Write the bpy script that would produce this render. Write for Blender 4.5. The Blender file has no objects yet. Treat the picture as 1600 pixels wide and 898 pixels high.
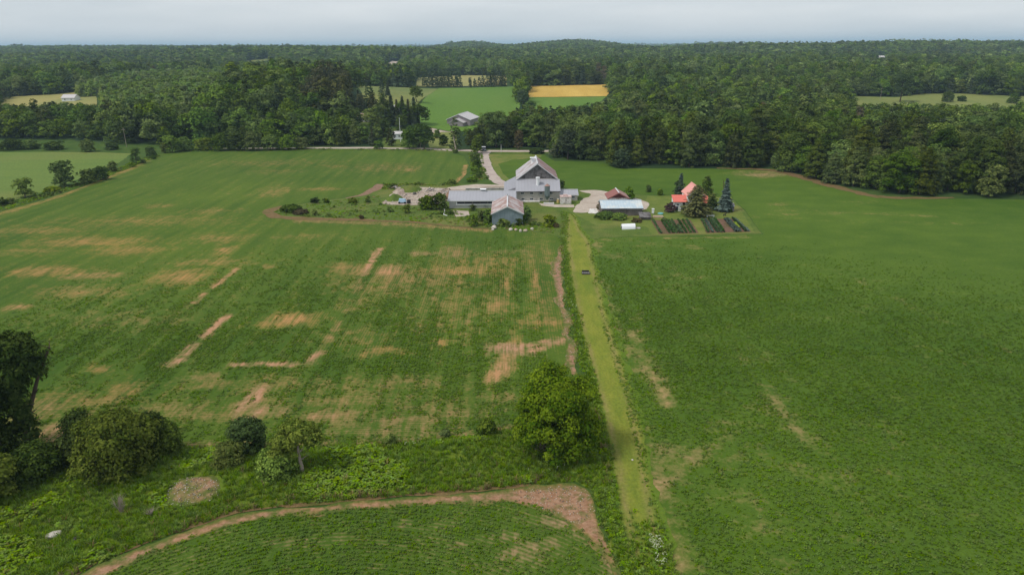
import bpy, math, random
import numpy as np
from mathutils import Vector, Matrix
from mathutils.geometry import delaunay_2d_cdt

S = bpy.context.scene
COL = S.collection
rng = np.random.default_rng(7)
random.seed(7)
R = math.radians

# ---------------------------------------------------------------- camera, sky, sun, exposure
CAM_H, FPX, PITCH, ROLL = 42.0, 1067.0, R(19.47), R(-0.3)
_fw = np.array([0, math.cos(PITCH), -math.sin(PITCH)])
_up = np.array([0, math.sin(PITCH), math.cos(PITCH)])
_X = np.array([1.0, 0, 0])
_rt = math.cos(ROLL) * _X + math.sin(ROLL) * _up
_u2 = -math.sin(ROLL) * _X + math.cos(ROLL) * _up
cam_d = bpy.data.cameras.new('camera')
cam_d.sensor_width = 36.0
cam_d.lens = 36.0 * FPX / 1600.0
cam_d.clip_end = 60000.0
cam_d.clip_start = 0.5
cam = bpy.data.objects.new('camera', cam_d)
COL.objects.link(cam)
cam.matrix_world = Matrix(((_rt[0], _u2[0], -_fw[0], 0), (_rt[1], _u2[1], -_fw[1], 0), (_rt[2], _u2[2], -_fw[2], CAM_H), (0, 0, 0, 1)))
S.camera = cam

SUN_EL, SUN_AZ = R(54), R(-112)          # from the left, a little behind the camera
W = bpy.data.worlds.new('World')
S.world = W
W.use_nodes = True
nt = W.node_tree
nt.nodes.clear()
wo = nt.nodes.new('ShaderNodeOutputWorld')
bg = nt.nodes.new('ShaderNodeBackground')
bg.inputs['Strength'].default_value = 0.1
sky = nt.nodes.new('ShaderNodeTexSky')
sky.sky_type = 'NISHITA'
sky.sun_disc = False
sky.sun_elevation = SUN_EL
sky.sun_rotation = SUN_AZ
tc = nt.nodes.new('ShaderNodeTexCoord')
mp = nt.nodes.new('ShaderNodeMapping')
mp.inputs['Scale'].default_value = (2.2, 2.2, 16.0)
mp.inputs['Location'].default_value = (0.4, 0.2, 0.0)
cn = nt.nodes.new('ShaderNodeTexNoise')
cn.inputs['Scale'].default_value = 1.6
cn.inputs['Detail'].default_value = 6
cn.inputs['Roughness'].default_value = 0.52
cr = nt.nodes.new('ShaderNodeValToRGB')
cr.color_ramp.elements[0].position = 0.30
cr.color_ramp.elements[0].color = (3.55, 3.86, 4.15, 1)
cr.color_ramp.elements[1].position = 0.72
cr.color_ramp.elements[1].color = (4.6, 4.76, 4.92, 1)
mx = nt.nodes.new('ShaderNodeMix')
mx.data_type = 'RGBA'
mx.inputs[0].default_value = 0.9
nt.links.new(tc.outputs['Generated'], mp.inputs['Vector'])
nt.links.new(mp.outputs['Vector'], cn.inputs['Vector'])
nt.links.new(cn.outputs[0], cr.inputs[0])
nt.links.new(sky.outputs[0], mx.inputs[6])
nt.links.new(cr.outputs[0], mx.inputs[7])
nt.links.new(mx.outputs[2], bg.inputs['Color'])
nt.links.new(bg.outputs[0], wo.inputs['Surface'])

sun_d = bpy.data.lights.new('sun', 'SUN')
sun_d.energy = 1.5
sun_d.angle = R(11)
sun_d.color = (1.0, 0.95, 0.87)
sun = bpy.data.objects.new('sun', sun_d)
COL.objects.link(sun)
_sd = Vector((math.cos(SUN_EL) * math.sin(SUN_AZ), math.cos(SUN_EL) * math.cos(SUN_AZ), math.sin(SUN_EL)))
sun.rotation_euler = _sd.to_track_quat('Z', 'Y').to_euler()
S.view_settings.view_transform = 'Standard'
S.view_settings.look = 'None'
S.view_settings.gamma = 1.0
S.view_settings.use_curve_mapping = False
S.view_settings.exposure = 0.78
S.render.engine = 'CYCLES'
S.cycles.use_denoising = True
S.cycles.max_bounces = 5
S.cycles.diffuse_bounces = 3
S.cycles.transmission_bounces = 3
S.cycles.transparent_max_bounces = 4
S.cycles.volume_bounces = 0
S.cycles.use_adaptive_sampling = False

# ---------------------------------------------------------------- numeric helpers
def _hash(ix, iy, seed):
    n = (ix.astype(np.int64) * 374761393 + iy.astype(np.int64) * 668265263 + seed * 974634777) & 0x7fffffff
    n = ((n ^ (n >> 13)) * 1274126177) & 0x7fffffff
    return ((n ^ (n >> 16)) & 0xffff) / 65535.0

def vnoise(x, y, seed=0):
    x = np.asarray(x, float); y = np.asarray(y, float)
    ix, iy = np.floor(x), np.floor(y)
    fx, fy = x - ix, y - iy
    fx = fx * fx * (3 - 2 * fx); fy = fy * fy * (3 - 2 * fy)
    a, b = _hash(ix, iy, seed), _hash(ix + 1, iy, seed)
    c, d = _hash(ix, iy + 1, seed), _hash(ix + 1, iy + 1, seed)
    return (a + (b - a) * fx) * (1 - fy) + (c + (d - c) * fx) * fy

def fbm(x, y, seed=0, o=4):
    t = 0; a = 0.5
    for k in range(o):
        t = t + a * (vnoise(x, y, seed + k) - 0.5)
        x = x * 2.03 + 7.1; y = y * 2.03 + 3.7; a *= 0.5
    return t * 2        # about -1..1

def sst(a, b, x):
    t = np.clip((x - a) / (b - a), 0, 1)
    return t * t * (3 - 2 * t)

HILLS = [  # x, y, sigma x, sigma y, rise
    (-150, 2600, 95, 260, 27), (190, 2250, 140, 240, 27), (1360, 2500, 240, 300, 23), (800, 2800, 150, 260, 21),
    (-1050, 2100, 420, 300, 14), (-1750, 2300, 500, 300, 12), (-450, 1500, 220, 200, 5), (-60, 2400, 420, 300, 7),
    (500, 2000, 400, 250, 4), (1000, 1700, 300, 220, 4), (330, 900, 200, 150, 3), (-800, 1250, 260, 150, 9), (-280, 1330, 260, 100, 17), (420, 1420, 280, 100, 19), (960, 1450, 260, 110, 19), (-650, 1700, 300, 100, 18), (80, 1800, 360, 100, 17), (1250, 1950, 360, 110, 16), (560, 1120, 200, 80, 6), (-60, 1560, 500, 90, -6), (700, 1680, 500, 90, -7), (-900, 1480, 400, 90, -6), (2300, 3300, 600, 400, 8)]

def hgt(x, y):
    x = np.asarray(x, float); y = np.asarray(y, float)
    r = np.hypot(x, y)
    front = sst(0, 200, y)
    z = 7.0 * sst(400, 640, y) * front + 6.0 * sst(900, 2500, r)
    z = z + 10.0 * sst(900, 1900, r) * fbm(x / 620.0, y / 620.0, 11)
    z = z + 16.0 * np.exp(-0.5 * (((x + 135) / 62) ** 2 + ((y - 440) / 78) ** 2)) * sst(300, 372, y)
    z = z + 7.0 * np.exp(-0.5 * (((x + 260) / 90) ** 2 + ((y - 600) / 110) ** 2)) * sst(340, 480, y)
    for hx, hy, sx, sy, a in HILLS:
        z = z + a * np.exp(-0.5 * (((x - hx) / sx) ** 2 + ((y - hy) / sy) ** 2))
    return z

def ray(px, py):
    u = (px - 800.0) / FPX; v = (449.0 - py) / FPX
    return _rt * u + _u2 * v + _fw

def at(px, py, z=0.0):
    d = ray(px, py)
    t = (z - CAM_H) / d[2]
    return np.array([d[0] * t, d[1] * t, z])

def atT(px, py):
    """where the ray through a pixel meets the terrain"""
    d = ray(px, py)
    t, dt = 30.0, 4.0
    while t < 20000:
        p = d * t
        if CAM_H + p[2] < hgt(p[0], p[1]):
            break
        t += dt; dt = max(4.0, t * 0.01)
    lo, hi = t - dt, t
    for _ in range(18):
        m = 0.5 * (lo + hi); p = d * m
        if CAM_H + p[2] < hgt(p[0], p[1]): hi = m
        else: lo = m
    p = d * hi
    return np.array([p[0], p[1], float(hgt(p[0], p[1]))])

def gpoly(pts):
    return np.array([at(*p)[:2] for p in pts])

def tpoly(pts):
    return np.array([atT(*p)[:2] for p in pts])

def inside(P, x, y):
    x = np.asarray(x, float); y = np.asarray(y, float)
    r = np.zeros(x.shape, bool)
    n = len(P)
    for i in range(n):
        x0, y0 = P[i]; x1, y1 = P[(i + 1) % n]
        if y0 == y1: continue
        c = ((y0 > y) != (y1 > y)) & (x < (x1 - x0) * (y - y0) / (y1 - y0) + x0)
        r ^= c
    return r

def segdist(P, x, y, closed=True):
    x = np.asarray(x, float); y = np.asarray(y, float)
    d = np.full(x.shape, 1e9)
    n = len(P)
    for i in range(n if closed else n - 1):
        a = P[i]; b = P[(i + 1) % n]
        v = b - a; L = max(float(v @ v), 1e-9)
        t = np.clip(((x - a[0]) * v[0] + (y - a[1]) * v[1]) / L, 0, 1)
        d = np.minimum(d, np.hypot(x - a[0] - t * v[0], y - a[1] - t * v[1]))
    return d

def resample(P, step, closed=True, jit=0.0, seed=0):
    out = []
    n = len(P)
    for i in range(n if closed else n - 1):
        a = P[i]; b = P[(i + 1) % n]
        L = np.hypot(*(b - a)); k = max(1, min(400, int(L / step)))
        for j in range(k): out.append(a + (b - a) * j / k)
    if not closed: out.append(P[-1])
    out = np.array(out)
    if jit:
        out = out + jit * np.stack([fbm(out[:, 0] / 3.1, out[:, 1] / 3.1, seed), fbm(out[:, 0] / 3.1, out[:, 1] / 3.1, seed + 9)], 1)
    return out

def smooth_line(P, n=8):
    """Catmull-Rom through the points"""
    P = np.array(P, float)
    Q = np.vstack([2 * P[0] - P[1], P, 2 * P[-1] - P[-2]])
    out = []
    for i in range(1, len(Q) - 2):
        for j in range(n):
            t = j / n
            a, b, c, d = Q[i - 1], Q[i], Q[i + 1], Q[i + 2]
            out.append(0.5 * (2 * b + (c - a) * t + (2 * a - 5 * b + 4 * c - d) * t * t + (3 * b - a - 3 * c + d) * t ** 3))
    out.append(P[-1])
    return np.array(out)

# ---------------------------------------------------------------- materials
MATS = {}
class NT:
    def __init__(s, name):
        s.m = bpy.data.materials.new(name); s.m.use_nodes = True
        s.t = s.m.node_tree; s.t.nodes.clear()
        s.out = s.t.nodes.new('ShaderNodeOutputMaterial')
    def n(s, typ, **kw):
        nd = s.t.nodes.new('ShaderNode' + typ)
        for k, v in kw.items():
            if k in nd.inputs.keys(): s.set(nd.inputs[k], v)
            else: setattr(nd, k, v)
        return nd
    def set(s, sock, v):
        if isinstance(v, bpy.types.NodeSocket): s.t.links.new(v, sock)
        else: sock.default_value = v
    def math(s, op, a, b=0.0, c=0.0, clamp=False):
        nd = s.t.nodes.new('ShaderNodeMath'); nd.operation = op; nd.use_clamp = clamp
        s.set(nd.inputs[0], a); s.set(nd.inputs[1], b); s.set(nd.inputs[2], c)
        return nd.outputs[0]
    def mix(s, f, a, b, blend='MIX'):
        nd = s.t.nodes.new('ShaderNodeMix'); nd.data_type = 'RGBA'; nd.blend_type = blend
        s.set(nd.inputs[0], f)
        for i, v in ((6, a), (7, b)):
            s.set(nd.inputs[i], v if isinstance(v, bpy.types.NodeSocket) else (*v, 1.0) if len(v) == 3 else v)
        return nd.outputs[2]
    def noise(s, scale, detail=4, rough=0.55, vec=None, dist=0.0):
        nd = s.t.nodes.new('ShaderNodeTexNoise')
        nd.inputs['Scale'].default_value = scale; nd.inputs['Detail'].default_value = detail
        nd.inputs['Roughness'].default_value = rough; nd.inputs['Distortion'].default_value = dist
        s.set(nd.inputs['Vector'], vec if vec is not None else s.pos())
        return nd.outputs[0]
    def pos(s):
        if not hasattr(s, '_p'): s._p = s.t.nodes.new('ShaderNodeNewGeometry').outputs['Position']
        return s._p
    def scaled(s, sx, sy, sz=1.0, vec=None):
        nd = s.t.nodes.new('ShaderNodeVectorMath'); nd.operation = 'MULTIPLY'
        s.set(nd.inputs[0], vec if vec is not None else s.pos()); nd.inputs[1].default_value = (sx, sy, sz)
        return nd.outputs[0]
    def attr(s, name, typ='GEOMETRY'):
        nd = s.t.nodes.new('ShaderNodeAttribute'); nd.attribute_name = name; nd.attribute_type = typ
        return nd.outputs['Fac']
    def remap(s, v, a, b, c=0.0, d=1.0):
        nd = s.t.nodes.new('ShaderNodeMapRange'); nd.clamp = True
        s.set(nd.inputs[0], v)
        for i, k in enumerate((a, b, c, d)): nd.inputs[i + 1].default_value = k
        return nd.outputs[0]
    def bump(s, h, strength=0.5, dist=0.1):
        nd = s.t.nodes.new('ShaderNodeBump'); nd.inputs['Strength'].default_value = strength; nd.inputs['Distance'].default_value = dist
        s.set(nd.inputs['Height'], h)
        return nd.outputs[0]
    def done(s, col, rough=0.8, normal=None, spec=0.2, metal=0.0):
        b = s.t.nodes.new('ShaderNodeBsdfPrincipled')
        s.set(b.inputs['Base Color'], col if isinstance(col, bpy.types.NodeSocket) else (*col, 1.0))
        s.set(b.inputs['Roughness'], rough); b.inputs['Specular IOR Level'].default_value = spec
        b.inputs['Metallic'].default_value = metal
        if normal is not None: s.set(b.inputs['Normal'], normal)
        s.t.links.new(b.outputs[0], s.out.inputs['Surface'])
        return s.m

def mat_plain(name, c, rough=0.7, var=0.18, scale=1.5, spec=0.25, metal=0.0, dirt=None, dirt_amt=0.4, ribs=None):
    """painted or weathered surface: base colour, soft mottling, optional dirt or rust patches, optional ribs along an axis"""
    t = NT(name)
    n1 = t.noise(scale, 5); n2 = t.noise(scale * 7, 4)
    v = t.math('ADD', t.math('MULTIPLY', n1, var * 2), t.math('MULTIPLY_ADD', n2, var, 1 - var * 1.5))
    nd = t.n('VectorMath', operation='SCALE')
    nd.inputs[0].default_value = c; t.set(nd.inputs['Scale'], v)
    col = nd.outputs[0]
    if dirt is not None:
        f = t.remap(t.noise(scale * 0.6, 6, 0.65), 0.62 - dirt_amt * 0.35, 0.70 - dirt_amt * 0.2)
        col = t.mix(f, col, dirt)
    nrm = None
    if ribs:
        ax, per = ribs
        sx = t.n('SeparateXYZ', Vector=t.pos()).outputs[ax]
        w = t.math('SINE', t.math('MULTIPLY', sx, 2 * math.pi / per))
        nrm = t.bump(w, 0.35, 0.03)
        col = t.mix(t.remap(w, 0.55, 1.0, 0.0, 0.14), col, tuple(k * 0.55 for k in c))
    else:
        nrm = t.bump(n2, 0.3, 0.03)
    return t.done(col, rough, nrm, spec, metal)

def mat_leaf(name, c_dark, c_light, trans=0.25, hue=0.03, field=False, spread=0.6):
    t = NT(name)
    oi = t.n('ObjectInfo').outputs['Random']
    v = t.attr('tone')
    col = t.mix(v, c_dark, c_light)
    if field:
        fz = t.math('MULTIPLY_ADD', t.noise(1.0, 5, 0.6, t.scaled(0.42, 0.03)), 0.55, t.math('MULTIPLY', t.noise(0.018, 4, 0.55), 0.6))
        col = t.mix(t.remap(fz, 0.42, 0.74), t.mix(0.45, col, (0.012, 0.03, 0.006)), col)
    hs = t.n('HueSaturation', Color=col)
    t.set(hs.inputs['Hue'], t.math('MULTIPLY_ADD', oi, hue, 0.5 - hue * 0.5))
    r2 = t.math('FRACT', t.math('MULTIPLY', oi, 17.31))
    t.set(hs.inputs['Value'], t.math('MULTIPLY_ADD', r2, spread, 1.0 - spread * 0.5))
    r3 = t.math('FRACT', t.math('MULTIPLY', oi, 41.7))
    t.set(hs.inputs['Saturation'], t.math('MULTIPLY_ADD', r3, 0.3, 0.8))
    d = t.n('BsdfDiffuse', Color=hs.outputs[0])
    tr = t.n('BsdfTranslucent', Color=hs.outputs[0])
    m = t.n('MixShader')
    m.inputs[0].default_value = trans
    t.t.links.new(d.outputs[0], m.inputs[1]); t.t.links.new(tr.outputs[0], m.inputs[2])
    t.t.links.new(m.outputs[0], t.out.inputs['Surface'])
    return t.m

def mat_field(name, g1, g2, soil1, soil2, straw, streak=(0.6, 0.05), thr=0.0, rowamp=0.16, period=0.42):
    """a crop: green cover broken by bare soil where the 'bare' mask, the row gaps and noise allow"""
    t = NT(name)
    big = t.noise(0.018, 4, 0.55)
    str_ = t.noise(1.0, 5, 0.6, t.scaled(streak[0], streak[1]))
    mid = t.noise(0.45, 8, 0.74)
    fine = t.noise(1.9, 4, 0.7)
    g = t.mix(t.remap(t.math('MULTIPLY_ADD', str_, 0.55, t.math('MULTIPLY', big, 0.6)), 0.42, 0.74), g1, g2)
    g = t.mix(t.remap(fine, 0.32, 0.68, 0.0, 0.7), t.mix(0.38, g, (0.008, 0.018, 0.006)), g)
    bare = t.attr('bare'); dry = t.attr('dry'); row = t.attr('row')
    st = t.math('SINE', t.math('MULTIPLY', row, 2 * math.pi / period))
    sk = t.noise(1.0, 3, 0.55, t.scaled(1.7, 0.16)) if rowamp > 0.05 else t.noise(0.8, 4, 0.6)
    bare = t.math('MULTIPLY', bare, t.remap(sk, 0.30, 0.66, 0.35, 1.25))
    e = t.math('ADD', bare, t.math('MULTIPLY_ADD', st, rowamp, thr - 0.62))
    e = t.math('ADD', e, t.math('MULTIPLY_ADD', mid, 1.1, -0.24))
    e = t.math('ADD', e, t.math('MULTIPLY_ADD', fine, 0.5, -0.25))
    e = t.math('ADD', e, t.math('MULTIPLY_ADD', str_, 0.5, -0.25))
    m = t.remap(e, -0.06, 0.62)
    so = t.mix(t.remap(fine, 0.3, 0.7), soil1, soil2)
    so = t.mix(t.math('MULTIPLY', dry, t.remap(mid, 0.3, 0.6, 0.5, 1.0)), so, straw)
    col = t.mix(m, g, so)
    return t.done(col, 0.9, t.bump(t.math('ADD', fine, mid), 0.6, 0.25), 0.1)

def mat_ground(name, cols, scale=0.5, fine=5.0, bump=0.5, streak=None):
    """patchy natural ground from three colours"""
    t = NT(name)
    vec = t.scaled(*streak) if streak else t.pos()
    a = t.noise(scale, 6, 0.62, vec); b = t.noise(scale * 0.23, 4, 0.6, vec); f = t.noise(fine, 3, 0.6)
    c = t.mix(t.remap(a, 0.36, 0.64), cols[0], cols[1])
    c = t.mix(t.remap(b, 0.48, 0.68), c, cols[2])
    c = t.mix(t.remap(f, 0.3, 0.7, 0.45, 0.0), c, tuple(k * 0.25 for k in cols[0]))
    return t.done(c, 0.92, t.bump(t.math('ADD', f, a), bump, 0.2), 0.1)

M = MATS
M['field_a'] = mat_field('crop_left', (0.056, 0.116, 0.009), (0.118, 0.180, 0.018), (0.32, 0.165, 0.085), (0.45, 0.265, 0.165), (0.43, 0.225, 0.075), (0.42, 0.03), 0.17, 0.06)
M['field_b'] = mat_field('crop_right', (0.062, 0.126, 0.009), (0.110, 0.180, 0.017), (0.26, 0.160, 0.08), (0.38, 0.25, 0.14), (0.36, 0.25, 0.09), (0.12, 0.18), 0.11, 0.02)
M['field_c'] = mat_field('crop_near', (0.060, 0.120, 0.010), (0.106, 0.168, 0.018), (0.27, 0.155, 0.09), (0.40, 0.255, 0.16), (0.34, 0.23, 0.09), (0.2, 0.2), 0.18, 0.12, 0.5)
M['soil_strip'] = mat_field('soil_strip', (0.085, 0.130, 0.020), (0.16, 0.175, 0.040), (0.20, 0.105, 0.065), (0.38, 0.225, 0.15), (0.37, 0.20, 0.08), (0.5, 0.2), 0.02, 0.0)
M['soil_track'] = mat_field('soil_track', (0.085, 0.135, 0.020), (0.16, 0.175, 0.040), (0.22, 0.115, 0.062), (0.38, 0.230, 0.145), (0.31, 0.17, 0.055), (0.25, 0.25), -0.04, 0.0)
M['far_green'] = mat_ground('far_crop_green', [(0.105, 0.205, 0.026), (0.125, 0.225, 0.030), (0.145, 0.22, 0.035)], 0.05, 1.0, 0.2, (1.0, 0.15, 1))
M['far_yellow'] = mat_ground('far_grain_gold', [(0.56, 0.36, 0.07), (0.64, 0.43, 0.10), (0.50, 0.32, 0.07)], 0.08, 1.0, 0.2, (1.0, 0.12, 1))
M['far_olive'] = mat_ground('far_hay_olive', [(0.17, 0.21, 0.055), (0.24, 0.25, 0.07), (0.13, 0.18, 0.05)], 0.06, 1.0, 0.2, (1.0, 0.3, 1))
M['far_pale'] = mat_ground('far_hay_pale', [(0.30, 0.28, 0.09), (0.36, 0.31, 0.11), (0.22, 0.25, 0.08)], 0.06, 1.0, 0.2, (1.0, 0.3, 1))
M['left_hay'] = mat_ground('hay_left', [(0.125, 0.195, 0.038), (0.150, 0.215, 0.042), (0.18, 0.21, 0.05)], 0.12, 1.2, 0.3, (0.3, 1.0, 1))
M['lawn'] = mat_ground('lawn', [(0.115, 0.165, 0.028), (0.165, 0.205, 0.040), (0.22, 0.21, 0.060)], 0.35, 4.0, 0.4)
M['weeds'] = mat_ground('weeds', [(0.082, 0.135, 0.022), (0.125, 0.180, 0.03), (0.19, 0.195, 0.050)], 0.35, 3.0, 0.9)
M['bank'] = mat_ground('bank_grass', [(0.100, 0.165, 0.014), (0.150, 0.215, 0.02), (0.18, 0.215, 0.028)], 0.5, 4.0, 0.8)
t = NT('track_grass')
na1 = t.noise(0.8, 6, 0.65, t.scaled(1.0, 0.35)); nb1 = t.noise(3.0, 4, 0.6)
nc1 = t.noise(0.28, 6, 0.7, t.scaled(1.6, 0.5)); nd1 = t.noise(0.12, 5, 0.7, t.scaled(1.0, 0.6))
e_ = t.remap(t.math('ADD', t.attr('edge'), t.math('MULTIPLY_ADD', nc1, 2.2, -1.25)), 0.15, 1.0)
c_ = t.mix(e_, (0.105, 0.180, 0.014), (0.250, 0.262, 0.036))
c_ = t.mix(t.remap(nd1, 0.46, 0.66, 0.0, 0.8), c_, (0.120, 0.182, 0.022))
c_ = t.mix(t.math('MULTIPLY', t.attr('rut'), t.remap(nc1, 0.30, 0.58, 0.1, 0.85)), c_, (0.31, 0.235, 0.095))
c_ = t.mix(t.remap(na1, 0.35, 0.65, 0.28, 0.0), c_, (0.08, 0.12, 0.012))
c_ = t.mix(t.remap(nb1, 0.3, 0.7, 0.45, 0.0), c_, (0.05, 0.07, 0.012))
M['track'] = t.done(c_, 0.92, t.bump(t.math('ADD', na1, nb1), 0.6, 0.15), 0.1)
M['dirt'] = mat_ground('dirt', [(0.22, 0.135, 0.085), (0.33, 0.21, 0.145), (0.26, 0.17, 0.10)], 0.9, 6.0, 0.6)
M['dry_edge'] = mat_ground('dry_edge', [(0.17, 0.11, 0.045), (0.24, 0.16, 0.075), (0.12, 0.12, 0.03)], 1.2, 6.0, 0.6)
M['stones'] = mat_ground('stony_soil', [(0.20, 0.125, 0.08), (0.34, 0.22, 0.155), (0.16, 0.13, 0.04)], 1.8, 7.0, 0.8)
M['gravel'] = mat_ground('gravel', [(0.47, 0.39, 0.32), (0.58, 0.50, 0.42), (0.42, 0.34, 0.28)], 0.6, 6.0, 0.4)
M['drive'] = mat_ground('drive_gravel', [(0.46, 0.38, 0.33), (0.55, 0.47, 0.41), (0.40, 0.31, 0.29)], 0.8, 6.0, 0.4)
M['rubble_soil'] = mat_ground('rubble_soil', [(0.40, 0.32, 0.26), (0.54, 0.46, 0.38), (0.25, 0.17, 0.13)], 0.6, 3.0, 0.8)
M['garden_soil'] = mat_ground('garden_soil', [(0.15, 0.082, 0.052), (0.22, 0.13, 0.09), (0.09, 0.10, 0.03)], 0.7, 4.0, 0.7)
# whole terrain: grass near, forest floor under the woods
t = NT('terrain')
fo = t.attr('forest')
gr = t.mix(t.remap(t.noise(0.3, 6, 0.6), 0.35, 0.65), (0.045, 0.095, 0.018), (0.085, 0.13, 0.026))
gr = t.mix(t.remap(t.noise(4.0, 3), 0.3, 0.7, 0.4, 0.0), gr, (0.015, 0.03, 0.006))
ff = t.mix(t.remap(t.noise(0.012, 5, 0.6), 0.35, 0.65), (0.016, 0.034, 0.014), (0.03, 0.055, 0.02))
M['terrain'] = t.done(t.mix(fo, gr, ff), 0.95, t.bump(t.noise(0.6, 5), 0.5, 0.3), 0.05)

M['leaf_oak'] = mat_leaf('leaves_dark', (0.042, 0.082, 0.010), (0.135, 0.200, 0.030), 0.22, 0.03, False, 0.95)
M['leaf_mid'] = mat_leaf('leaves_mid', (0.050, 0.095, 0.012), (0.178, 0.252, 0.036), 0.22, 0.03, False, 0.95)
M['leaf_cedar'] = mat_leaf('leaves_cedar', (0.040, 0.066, 0.011), (0.128, 0.158, 0.030), 0.12, 0.03, False, 0.95)
M['leaf_spruce'] = mat_leaf('needles_spruce', (0.034, 0.058, 0.026), (0.095, 0.132, 0.056), 0.08)
M['leaf_blue'] = mat_leaf('needles_blue', (0.040, 0.066, 0.055), (0.105, 0.145, 0.125), 0.08, 0.0)
M['leaf_pine'] = mat_leaf('needles_pine', (0.048, 0.058, 0.018), (0.130, 0.128, 0.044), 0.08)
M['leaf_young'] = mat_leaf('leaves_young', (0.105, 0.175, 0.034), (0.280, 0.360, 0.080))
M['leaf_pale'] = mat_leaf('leaves_pale', (0.075, 0.105, 0.055), (0.21, 0.25, 0.125), 0.25, 0.0)
M['leaf_brown'] = mat_leaf('leaves_brown', (0.0585, 0.0475, 0.0253), (0.1560, 0.1313, 0.0598), 0.12, 0.01)
M['leaf_bright'] = mat_leaf('leaves_bright', (0.085, 0.135, 0.012), (0.250, 0.300, 0.034), 0.3, 0.0)
M['leaf_big'] = mat_leaf('leaves_big_tree', (0.040, 0.086, 0.005), (0.165, 0.228, 0.014), 0.3, 0.0)
M['leaf_night'] = mat_leaf('leaves_deep', (0.020, 0.040, 0.008), (0.075, 0.110, 0.020), 0.2, 0.0)
M['leaf_purple'] = mat_leaf('leaves_purple', (0.040, 0.022, 0.022), (0.10, 0.065, 0.060), 0.15, 0.0)
M['crop_leaf'] = mat_leaf('crop_leaf', (0.096, 0.182, 0.008), (0.160, 0.260, 0.017), 0.25, 0.02, True, 0.35)
M['grass_leaf'] = mat_leaf('grass_leaf', (0.094, 0.190, 0.006), (0.215, 0.325, 0.016), 0.3, 0.03)
M['track_leaf'] = mat_leaf('track_leaf', (0.150, 0.185, 0.032), (0.240, 0.255, 0.058), 0.3, 0.02, False, 0.3)
M['straw_leaf'] = mat_leaf('straw_leaf', (0.16, 0.125, 0.045), (0.32, 0.25, 0.10), 0.3, 0.02)
M['flower'] = mat_plain('flower_white', (0.50, 0.54, 0.36), 0.8)
M['veg_leaf'] = mat_leaf('vegetable_leaf', (0.035, 0.085, 0.022), (0.085, 0.160, 0.048), 0.2, 0.02)
M['veg_lime'] = mat_leaf('vegetable_lime', (0.22, 0.32, 0.02), (0.38, 0.48, 0.04), 0.2, 0.0)
M['veg_blue'] = mat_leaf('vegetable_blue', (0.060, 0.090, 0.070), (0.13, 0.17, 0.14), 0.1, 0.0)
M['bark'] = mat_plain('bark', (0.085, 0.062, 0.045), 0.95, 0.35, 3.0)
M['bark_pale'] = mat_plain('bark_pale', (0.30, 0.25, 0.20), 0.95, 0.3, 3.0)

# ---------------------------------------------------------------- object helpers
def tag(o, label=None, cat=None, group=None, kind=None):
    if label: o['label'] = label
    if cat: o['category'] = cat
    if group: o['group'] = group
    if kind: o['kind'] = kind
    return o

def link(o, parent=None):
    COL.objects.link(o)
    if parent is not None: o.parent = parent
    return o

def thing(name, loc, label, cat, group=None, rz=0.0):
    o = bpy.data.objects.new(name, None)
    o.empty_display_size = 0.5
    o.location = loc; o.rotation_euler.z = rz
    link(o)
    return tag(o, label, cat, group)

def np_mesh(name, V, F, mat=None, attrs=None, smooth=False):
    """V (n,3), F (m,3) or (m,4); attrs {name: (domain, values)}"""
    me = bpy.data.meshes.new(name)
    V = np.asarray(V, np.float32); F = np.asarray(F, np.int32)
    k = F.shape[1]
    me.vertices.add(len(V)); me.vertices.foreach_set('co', V.ravel())
    me.loops.add(F.size); me.loops.foreach_set('vertex_index', F.ravel())
    me.polygons.add(len(F))
    me.polygons.foreach_set('loop_start', np.arange(0, F.size, k, dtype=np.int32))
    me.polygons.foreach_set('loop_total', np.full(len(F), k, np.int32))
    if smooth: me.polygons.foreach_set('use_smooth', np.ones(len(F), bool))
    me.update(calc_edges=True)
    for an, (dom, vals) in (attrs or {}).items():
        a = me.attributes.new(an, 'FLOAT', dom)
        a.data.foreach_set('value', np.asarray(vals, np.float32).ravel())
    if mat is not None: me.materials.append(mat)
    return me

class MB:
    def __init__(s): s.v = []; s.f = []
    def poly(s, pts):
        b = len(s.v); s.v += [tuple(map(float, p)) for p in pts]; s.f.append(tuple(range(b, b + len(pts)))); return s
    def prism(s, A, B):
        """two matching loops joined into a closed solid"""
        b = len(s.v); n = len(A)
        s.v += [tuple(map(float, p)) for p in list(A) + list(B)]
        s.f.append(tuple(range(b + n - 1, b - 1, -1))); s.f.append(tuple(range(b + n, b + 2 * n)))
        for i in range(n):
            j = (i + 1) % n
            s.f.append((b + i, b + j, b + n + j, b + n + i))
        return s
    def box(s, x0, x1, y0, y1, z0, z1):
        return s.prism([(x0, y0, z0), (x1, y0, z0), (x1, y1, z0), (x0, y1, z0)], [(x0, y0, z1), (x1, y0, z1), (x1, y1, z1), (x0, y1, z1)])
    def tube(s, p, q, r0, r1, n=8):
        p = Vector(p); q = Vector(q); d = (q - p).normalized()
        a = d.orthogonal().normalized(); b = d.cross(a)
        C = [(math.cos(2 * math.pi * k / n), math.sin(2 * math.pi * k / n)) for k in range(n)]
        return s.prism([p + (a * c + b * t) * r0 for c, t in C], [q + (a * c + b * t) * r1 for c, t in C])
    def build(s, name, mat, parent=None, smooth=False):
        off = Vector(parent.matrix_world.translation) if parent is not None else Vector((0, 0, 0))
        if parent is not None:
            off = Vector((0, 0, 0)); p = parent
            while p is not None: off += p.location; p = p.parent
        me = bpy.data.meshes.new(name)
        me.from_pydata([tuple(Vector(v) - off) for v in s.v], [], s.f)
        me.materials.append(M[mat] if isinstance(mat, str) else mat)
        if smooth: me.polygons.foreach_set('use_smooth', [True] * len(me.polygons))
        me.update()
        return link(bpy.data.objects.new(name, me), parent)

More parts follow.
